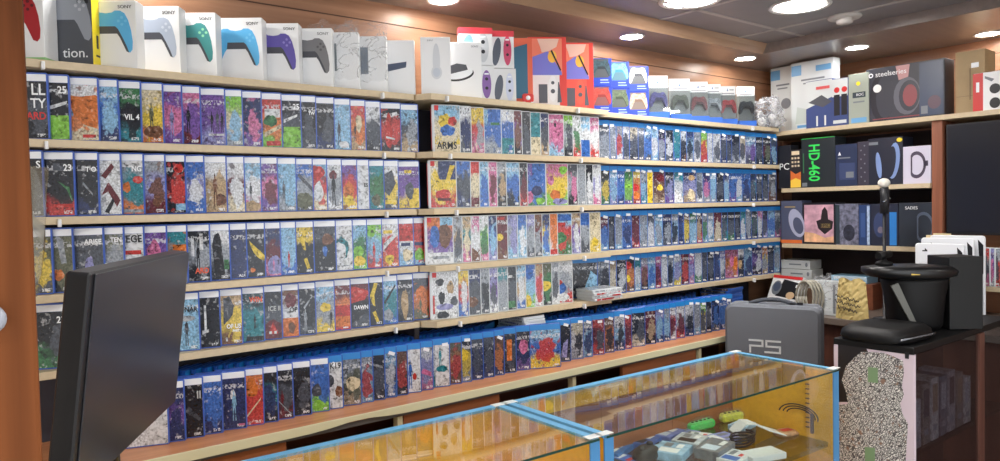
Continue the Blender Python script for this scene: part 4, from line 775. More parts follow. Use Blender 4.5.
# third short-wall shelf
o, w, h = bbox(780, 801.5, 201, 2, mat('dusk_carton', (84, 90, 116), .4), 'slate-blue box with pale curved shape and orange foot', 'accessory_box', .1)
flat(o, 'front_print', [(ell(-w * .25, h * .48, w * .34, h * .34, 22, .3), 0), (ell(-w * .18, h * .42, w * .22, h * .2, 22, .3), 1), (rect(-w + .001, -.001, .002, .02), 2), (rect(-w * .8, -w * .3, h * .84, h * .87), 3)], [mat('print_mist', (176, 180, 206), .4), mat('dusk_carton', (84, 90, 116), .4), mat('flame_orange', (222, 116, 58), .4), mat('goldish_print', (170, 150, 110), .4)])
o, w, h = bbox(801.5, 834.5, 203, 2, mat('black_frame_carton', (38, 36, 44), .35), 'black-edged box with pink and gold cloudy picture and dark shield emblem', 'headphone_box', .11)
cl_ = mat('pink_cloud_print', (206, 160, 176), .4, noise=.35, nscale=22)
flat(o, 'printed_picture', [(rect(-w * .93, -w * .04, h * .05, h * .95), 0), ([(-w * .93, h * .05), (-w * .04, h * .05), (-w * .04, h * .2), (-w * .3, h * .16), (-w * .6, h * .26), (-w * .93, h * .3)], 1), ([(-w * .56, h * .56), (-w * .42, h * .6), (-w * .38, h * .82), (-w * .30, h * .9), (-w * .22, h * .8), (-w * .2, h * .6), (-w * .05, h * .55), (-w * .08, h * .38), (-w * .3, h * .24), (-w * .5, h * .38)], 2), (rect(-w * .42, -w * .14, h * .40, h * .5), 3)], [cl_, mat('gold_cloud_print', (232, 180, 140), .4, noise=.3, nscale=25), mat('emblem_black', (44, 36, 40), .4), mat('emblem_gold', (130, 110, 70), .4)])
letters('EPIC', .026, mat('emblem_black', (44, 36, 40), .4), o, (-w * .28, -.0022, h * .45), align='CENTER', name='emblem_lettering')
o, w, h = bbox(834.5, 858, 204, 2, mat('grey_pattern_carton', (110, 112, 132), .4, noise=.75, nscale=45), 'grey mottled box between the pink picture box and dark blue box', 'headphone_box', .11)
flat(o, 'printed_band', [(rect(-w * .98, -w * .8, .004, h - .004), 0), (ell(-w * .4, h * .3, w * .25, h * .2), 1)], [mat('print_ink2', (50, 62, 70), .4), mat('print_dark_mottle', (50, 52, 66), .4, noise=.6, nscale=50)])
o, w, h = bbox(858, 869.5, 205, 2, mat('deep_blue_carton', (44, 66, 112), .4), 'narrow deep blue box with pale left edge', 'accessory_box', .1)
flat(o, 'printed_edge', [(rect(-w * .25, -w * .02, .004, h - .004), 0), (rect(-w * .8, -w * .4, h * .2, h * .8), 1)], [mat('print_mist2', (166, 186, 214), .4, noise=.4, nscale=60), mat('print_blue_mid', (60, 86, 140), .4)])
o, w, h = bbox(869.5, 898, 204, 2, mat('night_carton', (40, 44, 62), .35), 'dark box with bright blue stripe down its right side', 'headphone_box', .12)
flat(o, 'front_print', [(rect(-w * .30, -w * .06, .004, h * .8), 0), (ell(-w * .65, h * .5, w * .22, h * .3), 1), (ell(-w * .62, h * .38, w * .1, h * .08), 2)], [mat('stripe_blue', (52, 128, 204), .35), mat('print_blue_dark', (58, 70, 108), .4), mat('print_smoke', (120, 112, 130), .4)])
o, w, h = bbox(898, 938, 203, 2, mat('dark_slate_carton', (44, 50, 60), .35), 'wide dark box printed with faint headphone outline and small white lettering', 'headphone_box', .12)
b = MB()
for poly, mi in ring(-w * .36, h * .45, w * .26, h * .34, .8): b.prism(poly, -.0012, -.0006, 'y')
b.build('printed_ring', mat('print_slate3', (84, 94, 112), .4), o)
letters('SADES', .02, WHITE, o, (-w * .5, -.0010, h * .88), name='brand_lettering')
# television and shelf to its right
a = on_x(946, 180, 3.69)
t = thing('television', 'large black switched-off television on the short wall', 'television', (3.69, a.y, EYE - .17))
m = MB(); m.slab(-.92, 0, 0, .505, 0, .04, .006, .002); m.build('casing', mat('tv_black', (24, 25, 30), .35), t, Matrix.Rotation(-PI / 2, 4, 'Z') @ Matrix.Translation((.92, 0, 0)))
m = MB(); m.slab(.008, .912, .012, .497, -.0012, .0002, .003, .0004); m.build('screen', mat('tv_screen', (34, 36, 44), .16, spec=.4), t, Matrix.Rotation(-PI / 2, 4, 'Z'))
m = MB(); m.box(.2, .7, .04, WX - 3.69 - .0002, .15, .35); m.build('wall_bracket', mat('matte_black', (30, 31, 36), .5), t, Matrix.Rotation(-PI / 2, 4, 'Z'))
# ------------------------------------------------------------------ low counter under the short wall
CBZ = EYE - .56
t = thing('wall_counter', 'dark brown low wall counter under the short-wall shelves', 'counter', (0, 0, 0))
m = MB(); m.box(3.36, WX - .01, -.2, 2.28, CBZ - .03, CBZ, bev=.002); m.build('counter_top', mat('counter_dark_top', (112, 100, 92), .4), t)
m = MB(); m.box(3.40, WX - .01, -.2, 2.28, 0, CBZ - .031); m.build('counter_body', wood('dark_red_wood', (82, 52, 44), (108, 70, 58), 2), t)
# stacked white boxes in the corner
for i, (x1, tp) in enumerate(((812, 273), (811.5, 265), (810, 257))):
    a = on_x(781, 266, 3.72); b_ = on_x(x1, 266, 3.72); z0 = CBZ + .001 + i * .05 + .09
    o = carton('white_game_box', f'flat white box with small grey print, {("bottom", "middle", "top")[i]} of corner stack of three', 'box', a.y - b_.y, .047, .12, mat('dull_white_carton', (196, 200, 200), .5), Matrix.Translation((3.72, b_.y, z0)) @ Matrix.Rotation(-PI / 2, 4, 'Z'), 'stack of white boxes in the corner')
    flat(o, 'printed_line', [(rect(-.12, -.05, .02, .028), 0), (ell(-.02, .024, .007, .012), 0)], [GREYP])
a = on_x(781, 266, 3.72); b_ = on_x(812, 266, 3.72)
carton('brown_carton', 'plain dark carton under the stack of three white boxes in corner', 'box', a.y - b_.y + .01, .09, .14, mat('dull_brown_carton', (110, 84, 66), .6), Matrix.Translation((3.715, b_.y - .004, CBZ + .0005)) @ Matrix.Rotation(-PI / 2, 4, 'Z'))
a = on_x(831, 270, 3.74); b_ = on_x(867, 270, 3.74)
o = carton('blue_flat_box', 'flat pale blue and white box lying on wooden block behind tan bag', 'box', a.y - b_.y, .036, .12, mat('sky_carton', (150, 196, 226), .4), Matrix.Translation((3.74, b_.y, CBZ + .131)) @ Matrix.Rotation(-PI / 2, 4, 'Z'))
flat(o, 'front_print', [(rect(-.17, -.004, .018, .034), 0)], [mat('print_paleblue3', (206, 224, 236), .4)])
carton('wooden_block', 'brown wooden block under the flat pale blue box', 'block', a.y - b_.y + .05, .13, .14, wood('block_wood', (120, 70, 50), (144, 86, 62), 1), Matrix.Translation((3.735, b_.y - .03, CBZ + .0005)) @ Matrix.Rotation(-PI / 2, 4, 'Z'))
# red, white and black mouse box leaning on the wall counter
p0 = on_x(799, 296, 3.50); p1 = on_x(765, 292, 3.50)
M = Matrix.Translation((3.47, p0.y, CBZ + .045)) @ Matrix.Rotation(-PI / 2 - .25, 4, 'Z') @ Matrix.Rotation(math.radians(-24), 4, 'X')
o = carton('mouse_box', 'white, black and red box with grey round mouse picture, behind grey carry bag', 'box', .20, .135, .05, CW, M)
flat(o, 'front_print', [([(-.15, .02), (-.005, .012), (-.012, .10), (-.12, .115)], 0), (ell(-.155, .065, .032, .04, 20), 1), (ell(-.155, .07, .024, .026, 20), 2), (ell(-.05, .03, .028, .02, 16), 3), (rect(-.199, -.001, .118, .134), 4), (rect(-.03, -.012, .075, .09), 5)], [BLACKP, GREYP, mat('print_ink', (72, 84, 108), .4), mat('print_sand', (206, 176, 140), .4), REDP, WHITE])
# coiled grey cables
t = thing('cable_bundle', 'bundle of looped pale grey cables between mouse box and wrapped white device', 'cable', tuple(on_x(803, 285, 3.42).xy) + (CBZ + .001,))
for i in range(4):
    m = MB(); m.tube([(-.002 * i, .05 - .02 * i + .02 * math.sin(a_ * .5), .012 + .006 * i + .075 * (1 - math.cos(a_ * .5))) if False else (.008 * i - .02, -.02 + .045 * math.cos(a_) - .012 * i, .085 + .078 * math.sin(a_)) for a_ in [2 * PI * k / 20 for k in range(21)]], .006, 8); m.build('cable_loop', mat('cable_grey', (168, 164, 150), .5), t)
# wrapped white device
p0 = on_x(838, 300, 3.44); p1 = on_x(813, 300, 3.44)
M = Matrix.Translation((3.44, p0.y, CBZ + .001)) @ Matrix.Rotation(-PI / 2, 4, 'Z')
o = carton('wrapped_device', 'white boxed device in clear plastic wrap beside tan bag', 'packaged device', p1.y - p0.y, .165, .07, mat('device_white', (206, 212, 214), .4), M)
flat(o, 'front_panel', [(rect(-.072, -.028, .02, .13), 0), (rect(-.024, -.012, .01, .15), 1)], [mat('panel_pale', (222, 228, 230), .35), GREYP])
wrap(o, p1.y - p0.y, .165, .07, .03)
# tan cloth bag
t = thing('paper_bag', 'creased tan shopping bag with dark script print', 'bag', (3.36, on_x(854, 300, 3.42).y, CBZ + .001), -PI / 2)
t.location.x = 3.40
b = MB(); nx, nz = 14, 14; F = {}; Bk = {}; rnd = random.Random(5)
for i in range(nx + 1):
    for j in range(nz + 1):
        u, v = i / nx, j / nz; x = (u - .5) * (.155 - .03 * v); zz = .185 * v + (.008 * math.sin(u * 11) if j == nz else 0); bulge = .03 * math.sin(PI * u) * (1 - .55 * v) + rnd.uniform(-.004, .004)
        F[i, j] = b.bm.verts.new((x, -bulge, zz)); Bk[i, j] = b.bm.verts.new((x, bulge + .004, zz))
for i in range(nx):
    for j in range(nz):
        for D_ in (F, Bk): b.bm.faces.new((D_[i, j], D_[i + 1, j], D_[i + 1, j + 1], D_[i, j + 1]))
for j in range(nz):
    for i in (0, nx): b.bm.faces.new((F[i, j], F[i, j + 1], Bk[i, j + 1], Bk[i, j]))
b.build('bag_body', mat('tan_paper', (206, 184, 122), .6, noise=.12, nscale=16, bump=.4), t)
for k_, (zc, n_, w_) in enumerate(((.10, 9, .11), (.075, 10, .12), (.05, 7, .09))):
    b = MB(); rnd = random.Random(9 + k_)
    b.tube([((q / 30 - .5) * w_, -.045, zc + .006 * math.sin(q * 1.7) + .004 * math.sin(q * .9 + k_) + (.5 - q / 30) * .02) for q in range(31)], .0022, 5); b.build('script_print', mat('bag_ink', (66, 58, 46), .6), t)
# ================================================================== GREY CARRY BAG
t = thing('carry_bag', 'grey fabric hard carry bag with white P5 lettering', 'bag', (2.935, 1.545, EYE - .835), math.radians(111.5 - 180))
fab = mat('grey_fabric', (112, 116, 124), .85, noise=.3, nscale=220, stretch=(1, 1, 3), bump=.3)
fabd = mat('grey_fabric_dark', (78, 82, 90), .85, noise=.25, nscale=220)
m = MB(); m.slab(-.395, 0, 0, .385, 0, .062, .035, .012, seg=6); m.build('front_shell', fab, t)
m = MB(); m.slab(-.395, 0, 0, .385, .070, .135, .035, .012, seg=6); m.build('back_shell', fab, t)
m = MB(); m.slab(-.392, -.003, .003, .382, .058, .074, .034, .001, seg=6); m.build('zip_strip', mat('zip_black', (40, 42, 48), .6), t)
m = MB(); m.box(-.13, -.105, .052, .058, .384, .394, bev=.002); m.box(-.10, -.075, .052, .058, .385, .397, bev=.002); m.build('zip_pull', mat('zip_metal', (50, 50, 54), .3, .6), t)
m = MB(); m.tube([(-.30 + .2 * k / 14, .066, .383 + .022 * math.sin(PI * k / 14)) for k in range(15)], .009, 8); m.build('handle', fabd, t)
lw = mat('bag_white_print', (222, 226, 228), .5)
m = MB(); y0, y1 = -.0016, .0002
def stroke(pts, wd=.012):
    for (ax, az), (bx, bz) in zip(pts, pts[1:]):
        dx, dz = bx - ax, bz - az; l = math.hypot(dx, dz); nx_, nz_ = -dz / l * wd / 2, dx / l * wd / 2; ex, ez = dx / l * wd / 2, dz / l * wd / 2
        m.prism([(ax + nx_ - ex, az + nz_ - ez), (ax - nx_ - ex, az - nz_ - ez), (bx - nx_ + ex, bz - nz_ + ez), (bx + nx_ + ex, bz + nz_ + ez)], y0, y1, 'y')
ox, oz = -.292, .182
stroke([(ox + .004, oz + .048), (ox + .058, oz + .048), (ox + .058, oz + .024), (ox + .006, oz + .024), (ox + .006, oz - .004)], .008)
ox = -.224
stroke([(ox + .062, oz + .048), (ox + .006, oz + .048), (ox + .006, oz + .024), (ox + .062, oz + .024), (ox + .062, oz - .001), (ox + .002, oz - .001)], .008)
m.build('white_lettering', lw, t)
t = thing('side_table', 'small wooden table under the grey carry bag behind glass counter', 'table', (2.93, 1.72, 0), math.radians(21.5))
m = MB(); m.box(-.1, .17, -.22, .23, EYE - .86, EYE - .836, bev=.002); m.build('table_top', doorw, t)
for sx in (-.08, .15):
    for sy in (-.2, .21): m = MB(); m.box(sx - .015, sx + .015, sy - .015, sy + .015, 0, EYE - .8605); m.build('leg', doorw, t)
# ================================================================== STICKERED BLACK CABINET at right
SX, SY0, SY1, SZ = 2.45, .985, 1.245, EYE - .475
t = thing('display_cabinet', 'black glass-fronted cabinet with pink side panel covered in doodle print', 'cabinet', (0, 0, 0))
blk = mat('cabinet_black', (11, 12, 14), .5, 0, .35); pk = mat('pale_pink_panel', (214, 198, 208), .5)
m = MB(); m.box(SX, 3.34, SY0, SY1, SZ - .022, SZ, bev=.002); m.build('top_board', blk, t)
m = MB(); m.box(SX + .001, SX + .018, SY0 + .001, SY1 - .001, 0, SZ - .023); m.build('side_panel', pk, t)
m = MB(); m.box(SX + .018, 3.34, SY1 - .018, SY1 - .002, 0, SZ - .023); m.build('back_board', mat('cabinet_back', (64, 44, 42), .6), t)
for z_ in (.04, SZ - .36): m = MB(); m.box(SX + .019, 3.34, SY0 + .012, SY1 - .019, z_, z_ + .014); m.build('inner_shelf', blk, t)
m = MB(); m.box(SX + .019, 3.34, SY0 + .002, SY0 + .007, .05, SZ - .024); m.build('front_glass', glass('smoked_glass', (214, 216, 222), 0), t)
m = MB(); m.box(3.0, 3.05, SY0 - .004, SY0 + .012, 0, SZ - .023); m.build('glass_post', wood('dark_red_wood', (82, 52, 44), (108, 70, 58), 2), t)
# doodle sticker: printed sheet with torn black tape around it
def doodle():
    m = bpy.data.materials.new('doodle_print'); m.use_nodes = True; nt = m.node_tree; N = nt.nodes.new; L = nt.links.new; b = nt.nodes['Principled BSDF']
    tc = N('ShaderNodeTexCoord'); vo = N('ShaderNodeTexVoronoi'); vo.feature = 'DISTANCE_TO_EDGE'; vo.inputs['Scale'].default_value = 100
    nz = N('ShaderNodeTexNoise'); nz.inputs['Scale'].default_value = 55; nz.inputs['Detail'].default_value = 4
    wv = N('ShaderNodeTexWave'); wv.wave_type = 'RINGS'; wv.inputs['Scale'].default_value = 60; wv.inputs['Distortion'].default_value = 14; wv.inputs['Detail'].default_value = 3
    for n in (vo, nz, wv): L(tc.outputs['Object'], n.inputs['Vector'])
    mr = N('ShaderNodeMapRange'); mr.inputs['From Min'].default_value = .04; mr.inputs['From Max'].default_value = .1; L(vo.outputs['Distance'], mr.inputs['Value'])
    m2 = N('ShaderNodeMapRange'); m2.inputs['From Min'].default_value = .25; m2.inputs['From Max'].default_value = .4; L(wv.outputs['Fac'], m2.inputs['Value'])
    mu = N('ShaderNodeMath'); mu.operation = 'MULTIPLY'; L(mr.outputs[0], mu.inputs[0]); L(m2.outputs[0], mu.inputs[1])
    mx = N('ShaderNodeMix'); mx.data_type = 'RGBA'; mx.inputs['A'].default_value = lin((78, 74, 76)) + (1,); mx.inputs['B'].default_value = lin((228, 226, 220)) + (1,); L(mu.outputs[0], mx.inputs['Factor'])
    cr = N('ShaderNodeValToRGB'); cr.color_ramp.elements[0].position = .62; cr.color_ramp.elements[1].position = .66; L(nz.outputs['Fac'], cr.inputs['Fac'])
    m3 = N('ShaderNodeMix'); m3.data_type = 'RGBA'; L(cr.outputs['Color'], m3.inputs['Factor']); L(mx.outputs['Result'], m3.inputs['A']); m3.inputs['B'].default_value = lin((136, 108, 92)) + (1,)
    L(m3.outputs['Result'], b.inputs['Base Color']); b.inputs['Roughness'].default_value = .4
    return m
def side_sheet(name, pts, off, m, par): 
    b = MB(); b.prism(pts, SX + .001 - off - .0006, SX + .001 - off, 'x'); return b.build(name, m, par)
def sp(px, py): q = on_x(px, py, SX); return (q.y, q.z)
side_sheet('torn_tape', [sp(*q) for q in ((838, 342), (846, 345), (862, 345), (866, 348), (868, 352), (858, 358), (846, 372), (845, 384), (852, 392), (852, 402), (838, 402))], .0002, mat('black_tape', (30, 28, 32), .5), t)
side_sheet('doodle_sticker', [sp(*q) for q in ((861, 352), (870, 352), (884, 353), (895, 357), (903, 361), (904, 372), (902, 386), (904, 395), (900, 404), (903, 415), (908, 424), (905, 470), (837, 470), (837, 405), (848, 404), (846, 392), (842, 380), (846, 366), (854, 358))], .0009, doodle(), t)
side_sheet('label_dot', [sp(*q) for q in ((905, 352), (909, 352.5), (909, 359), (905, 358.5))], .0009, BLACKP, t)
for px, py in ((873, 375), (870, 455)): side_sheet('printed_can', [sp(px - 5, py - 8), sp(px + 5, py - 7), sp(px + 5, py + 8), sp(px - 5, py + 7)], .0016, mat('can_green', (120, 150, 110), .4), t)
# things inside: rows of dim boxes behind smoked glass
for j, z0 in enumerate((.054, SZ - .346)):
    for i in range(7):
        x = SX + .05 + i * .072; hh = random.uniform(.15, .22)
        o = carton('dim_box', f'{("lower", "upper")[j]}-shelf dim box behind smoked glass, {ordn(i)} from the pink panel', 'box', .058, hh, .1, mat('dim_%d' % (i % 4), ((150, 148, 152), (120, 112, 108), (170, 168, 166), (96, 100, 112))[i % 4], .5, noise=.4, nscale=60), at(x + .058, SY0 + .022, z0 + .0005, 0), 'boxes behind the smoked glass')
        flat(o, 'printed_panel', [(rect(-.05, -.008, hh * .45, hh * .9), 0), (rect(-.045, -.015, hh * .15, hh * .25), 1)], [mat('dimp_%d' % (i % 3), ((150, 152, 158), (66, 62, 70), (128, 110, 92))[i % 3], .45, noise=.5, nscale=90), GREYP])
# bulky black machine, tray and consoles on the cabinet
mb = mat('machine_black', (8, 8, 10), .55, 0, .3, noise=.1, nscale=90); mg = mat('machine_gloss', (14, 15, 18), .32)
t = thing('receipt_machine', 'bulky black machine with rounded hood and overhanging rim on black cabinet', 'machine', (2.86, 1.105, SZ + .001), math.radians(-39))
def oval(cx, cy, rx, ry, z, n=28, sq=.8): 
    out = []
    for k in range(n):
        a = 2 * PI * k / n; c, s = math.cos(a), math.sin(a); out.append((cx + rx * abs(c) ** sq * (1 if c > 0 else -1), cy + ry * abs(s) ** sq * (1 if s > 0 else -1), z))
    return out
m = MB(); m.loft([oval(-.045, 0, rx, ry, z) for rx, ry, z in ((.082, .06, 0), (.092, .068, .02), (.10, .075, .12), (.112, .08, .17), (.112, .08, .185))], 0); m.build('hood', mb, t)
m = MB(); m.loft([oval(-.05 - .01 * i, -.012, rx, ry, z) for i, (rx, ry, z) in enumerate(((.10, .07, .185), (.15, .085, .195), (.165, .09, .212), (.155, .085, .228), (.10, .06, .234)))], 0); m.build('rim', mg, t)
m = MB(); m.box(.05, .17, -.055, .085, 0, .262, bev=.004); m.build('box_body', blk, t)
m = MB(); m.prism([(-.165, .165), (-.14, .175), (-.075, .03), (-.09, .02)], -.07, -.062, 'y'); m.build('side_flap', mat('flap_edge', (92, 92, 86), .4), t)
m = MB(); m.box(-.11, -.08, -.1, -.096, .205, .214); m.build('badge', mat('badge_gold', (180, 150, 70), .3, .6), t)
# small black gadget on the rim
pm = on_y(880, 246, 1.22)
t = thing('webcam', 'small black swivel gadget on the left end of the black machine rim', 'camera', (2.735, 1.20, SZ + .236))
m = MB(); m.lathe([(.001, 0), (.03, 0), (.028, .01), (.01, .016), (.008, .03), (.001, .03)]); m.build('base', mb, t)
m = MB(); m.tube([(-.035, .005, .035), (.035, -.005, .038)], .013, 10); m.build('camera_body', mb, t)
t = thing('black_tray', 'low black rounded tray hanging over the pink panel edge of cabinet', 'tray', (SX + .13, 1.125, SZ + .001), 0)
m = MB(); m.loft([oval(0, 0, rx, ry, z, 28, .55) for rx, ry, z in ((.14, .11, 0), (.15, .118, .012), (.145, .114, .03), (.12, .1, .045), (.10, .085, .047))], 0); m.build('tray_body', mb, t)
m = MB(); m.tube([(-.14, -.105, .02), (-.05, -.122, .022), (.06, -.122, .018), (.14, -.1, .008)], .003, 6); m.build('chrome_edge', mat('edge_shine', (120, 122, 128), .25, .5), t)
wp = mat('console_white', (226, 229, 234), .35)
for i, (px0, px1, top, x, lab) in enumerate(((915, 964, 243, 3.40, 'white console slab with small black mark, nearest of three behind black machine'), (921, 974, 237.5, 3.44, 'tall white console slab, middle of three behind black machine'), (930, 985, 235, 3.48, 'tall white console slab standing furthest back behind black machine'))):
    p1 = on_x(px1, top, x); p0 = on_x(px0, top, x); h = p0.z - CBZ - .001; w = p0.y - p1.y
    t = thing('console', lab, 'game console', (x, p1.y, CBZ + .001), -PI / 2, 'white consoles behind the black machine')
    m = MB(); m.slab(-w, 0, 0, h, 0, .012, .012, .003, seg=5); m.build('side_plate', wp, t)
    m = MB(); m.slab(-w + .01, -.012, 0, h - .012, .0125, .022, .01, .002); m.build('core', mat('console_black', (30, 31, 36), .25), t)
    m = MB(); m.prism([(-.016, h * .55), (-.006, h * .6), (-.006, h * .9), (-.026, h * .96)], -.0008, .0002, 'y'); m.prism([(-w + .03, h - .035), (-w + .05, h - .035), (-w + .05, h - .03), (-w + .04, h - .02), (-w + .04, h - .03), (-w + .03, h - .03)], -.0008, .0002, 'y'); m.build('mark_print', BLACKP, t)
kp0 = on_x(926, 233, 3.53); kp1 = on_x(966, 233, 3.53)
o = carton('card_folder', 'pale tan card folder edge showing above the white consoles', 'folder', kp0.y - kp1.y, kp0.z - CBZ - .01, .006, mat('manila', (222, 206, 160), .6), Matrix.Translation((3.53, kp1.y, CBZ + .001)) @ Matrix.Rotation(-PI / 2, 4, 'Z'))
b = MB(); b.box(-.13, -.06, -.0006, .0066, kp0.z - CBZ - .012, kp0.z - CBZ - .002); b.build('folder_tab', mat('manila', (222, 206, 160), .6), o)
# shelf with a few cases at the frame's right edge
m = MB(); zsh = on_x(990, 287, 3.62).z; m.box(3.60, WX - .002, .6, 1.25, zsh - .018, zsh, bev=.001); tag(m.build('shelf_board', BEIGE), 'short beige shelf board below the television at far right edge', 'shelf')
for i, (px, code) in enumerate(((990, 'rsmd'), (995, 'vpsm'), (1001, 'srrd'))):
    p = on_x(px, 280, 3.63); M = Matrix.Translation((3.63, p.y, zsh)) @ Matrix.Rotation(-PI / 2 - .3, 4, 'Z')
    new_case('c', code, M, f'slim case below the television at right edge, {ordn(i)} from the white consoles', 'cases below the television')
# ================================================================== GLASS COUNTERS
YEL = mat('yellow_chipboard', (238, 178, 44), .5, noise=.07, nscale=60); BLU = mat('blue_edge', (68, 130, 180), .4); BLT = mat('pale_blue_edge', (100, 170, 214), .4); CGL = glass('counter_glass', (249, 253, 250), .02, .012, 1.25)
GEDGE = mat('glass_edge_green', (28, 62, 54), .15)
GT = EYE - .55
YAW = -.03
def counter(x0, x1, label, shelf_m):
    t = thing('glass_display_counter', label, 'display counter', (1.255, 1.398, 0), YAW)
    y0, y1 = -.2, .197; G = GT - .006
    for x, s in ((x0, 1), (x1, -1)):
        a, b_ = sorted((x, x + s * .03)); m = MB(); m.box(a, b_, y0 + .003, y1, 0, G - .0005); e = m.build('end_panel', YEL, t)
        m = MB(); m.box(a - .0004, b_ + .0004, y0 - .001, y0 + .003, 0, G - .0005); m.build('edge_strip', BLU, e)
        ta, tb = sorted((x, x + s * .02)); m = MB(); m.box(ta - .0004, tb + .0004, y0 + .004, y1, G - .0004, G + .0066); m.build('top_strip', BLT, e)
    m = MB(); m.box(x0 + .031, x1 - .031, y1 - .018, y1, G - (.05 if x0 > 0 else .15), G - .001); r = m.build('back_rail', YEL, t)
    m = MB(); m.box(x0 + .03, x1 - .03, y1 - .022, y1 + .001, G - .0009, G + .0064); m.build('rail_strip', BLT, r)
    n = 3; w = (x1 - x0 - .062) / n
    for i in range(n):
        m = MB(); m.box(x0 + .031 + w * i + .001, x0 + .031 + w * (i + 1) - .001, y1 - .014, y1 - .002, .1, G - (.051 if x0 > 0 else .151)); m.build('back_panel', doorw if x0 > 0 else YEL, t)
    m = MB(); m.box(x0 + .031, x1 - .031, y0 + .01, y1 - .019, .08, .1); m.build('floor_board', YEL, t)
    m = MB(); m.box(x0 + .031, x1 - .031, y0 + .02, y1 - .019, GT - .255, GT - .24); m.build('inner_shelf', shelf_m, t)
    m = MB(); m.box(x0 + .004, x1 - .004, y0 - .004, y1 - .024, G, G + .006); m.build('glass_top', CGL, t)
    m = MB(); m.box(x0 + .004, x1 - .004, y0 - .0052, y0 - .0042, G, G + .006); m.build('glass_rim', GEDGE, t)
    m = MB(); m.box(x0 + .032, x1 - .032, y0 + .002, y0 + .007, .1, G - .0005); m.build('front_glass', CGL, t)
    m = MB(); m.box(x0, x1, y0, y1, 0, .079); m.build('plinth', BLU, t)
    for x in (x0 + .01, x1 - .01):
        for y in (y0 + .012, y1 - .012): m = MB(); m.box(x - .022, x + .022, y - .012, y + .012, G + .0068, G + .0085, bev=.0005); m.build('corner_cap', mat('cap_white', (222, 226, 224), .4), t)
    return t
counter(-1.05, -.008, 'yellow-lined glass display counter with blue edges, left of the pair, empty inside', YEL)
counter(.008, 1.077, 'blue-edged glass display counter holding accessories, right of the pair', glass('shelf_glass', (222, 230, 242), .05))
# big black monitor on the left counter
fz = GT + .0004
Mx = Matrix.Translation((.272, 1.422, fz)) @ Matrix.Rotation(math.radians(61.3), 4, 'Z')
t = thing('monitor', 'large black monitor panel tilted at an angle before the left shelves', 'monitor', (0, 0, 0)); t.matrix_world = Mx
scr = mat('monitor_back', (40, 41, 47), .28, noise=.15, nscale=3, stretch=(1, 1, 5)); mbz = mat('monitor_edge', (22, 23, 27), .35)
tilt = Matrix.Translation((0, 0, .15)) @ Matrix.Rotation(math.radians(7), 4, 'X')
m = MB(); m.slab(-.285, .262, 0, .325, -.014, .018, .006, .003, 0); m.build('casing', mbz, t, tilt)
m = MB(); m.slab(-.268, .260, .003, .322, -.0165, -.0138, .004, .001, 0); m.build('flat_panel', scr, t, tilt)
m = MB(); m.tube([(0, .03, .02), (0, .035, .17), (0, .015, .25)], .022, 12); m.build('neck', mbz, t)
m = MB(); m.loft([oval(0, .03, rx, ry, z) for rx, ry, z in ((.12, .085, 0), (.12, .085, .008), (.05, .04, .018), (.03, .03, .024))], 0); m.build('base', mbz, t)
# ------------------------------------------------------------------ accessories inside the right counter
SZC = GT - .24 + .0006
def inpos(px, py, z=SZC): return on_z(px, py, z)
def put(name, label, cat, px, py, rz, group=None): 
    q = inpos(px, py); return thing(name, label, cat, (q.x, q.y, SZC), rz, group)
rnd = random.Random(11)
# blue packs laid flat
for i, (px, py, rz, w, l, col, lab) in enumerate(((612, 452, .3, .12, .10, (52, 120, 196), 'blue flat pack at the left end of counter shelf'), (640, 444, .25, .11, .11, (70, 110, 190), 'blue and white flat pack behind the round black gadget'), (665, 438, .2, .11, .09, (110, 130, 200), 'lavender-blue flat pack near the counter back'), (672, 456, .35, .11, .10, (150, 190, 220), 'pale blue flat pack at the front of counter shelf'), (690, 447, .3, .10, .09, (186, 196, 206), 'silver grey flat pack in the middle of counter shelf'), (715, 455, .2, .13, .08, (120, 124, 132), 'grey flat pack with dark square before white cable cover'))):
    t = put('flat_pack', lab, 'flat pack', px, py, rz, 'flat packs on the counter shelf')
    m = MB(); m.box(-w / 2, w / 2, -l / 2, l / 2, 0, .018 + .003 * i, bev=.002); m.build('carton', mat('pk_%d' % i, col, .35, noise=.25, nscale=50), t)
    m = MB(); zt = .018 + .003 * i
    m.box(-w * .4, -w * .05, -l * .3, l * .32, zt, zt + .0004); m.box(w * .05, w * .38, l * .05, l * .3, zt, zt + .0004, 1); m.box(w * .05, w * .38, -l * .3, -l * .1, zt, zt + .0004, 2); m.build('printed_label', [(WHITE, BLACKP, mat('pk_white_blue', (206, 222, 240), .4))[i % 3], GREYP, WHITE], t)
for i, (px, py, rz, w, l, ci, lab) in enumerate(((622, 462, .1, .10, .09, 0, 'blue pack nearest the left front corner of counter shelf'), (655, 449, -.1, .09, .08, 2, 'small pale pack between two blue packs near counter back'), (684, 436, .1, .10, .07, 1, 'lavender pack behind the green grip set'), (700, 440, .5, .09, .07, 3, 'white pack in front of the green grip set'), (722, 441, -.2, .10, .08, 1, 'lavender pack before the lemon yellow grip set'), (742, 428, .1, .09, .06, 2, 'pale pack beside the dark case'), (735, 461, .15, .11, .07, 3, 'white pack at front of counter shelf near white lid'), (640, 433, .05, .10, .06, 0, 'blue pack against the counter back'))):
    t = put('flat_pack', lab, 'flat pack', px, py, rz, 'flat packs on the counter shelf'); zt = .009 + .0015 * i
    m = MB(); m.box(-w / 2, w / 2, -l / 2, l / 2, 0, zt, bev=.002); m.build('carton', mat('pq_%d' % ci, ((50, 110, 200), (140, 150, 214), (168, 204, 236), (226, 230, 234))[ci], .35, noise=.2, nscale=60), t)
    m = MB(); m.box(-w * .42, -w * .1, -l * .35, l * .35, zt, zt + .0004); m.box(0, w * .4, l * .1, l * .32, zt, zt + .0004, 1); m.box(0, w * .3, -l * .3, -l * .12, zt, zt + .0004, 2); m.build('label_print', [(BLACKP, WHITE, GREYP, mat('pk_blue_ink', (60, 110, 190), .4))[ci], (WHITE, GREYP, BLACKP, GREYP)[ci], REDP if i % 3 == 0 else GREYP], t)
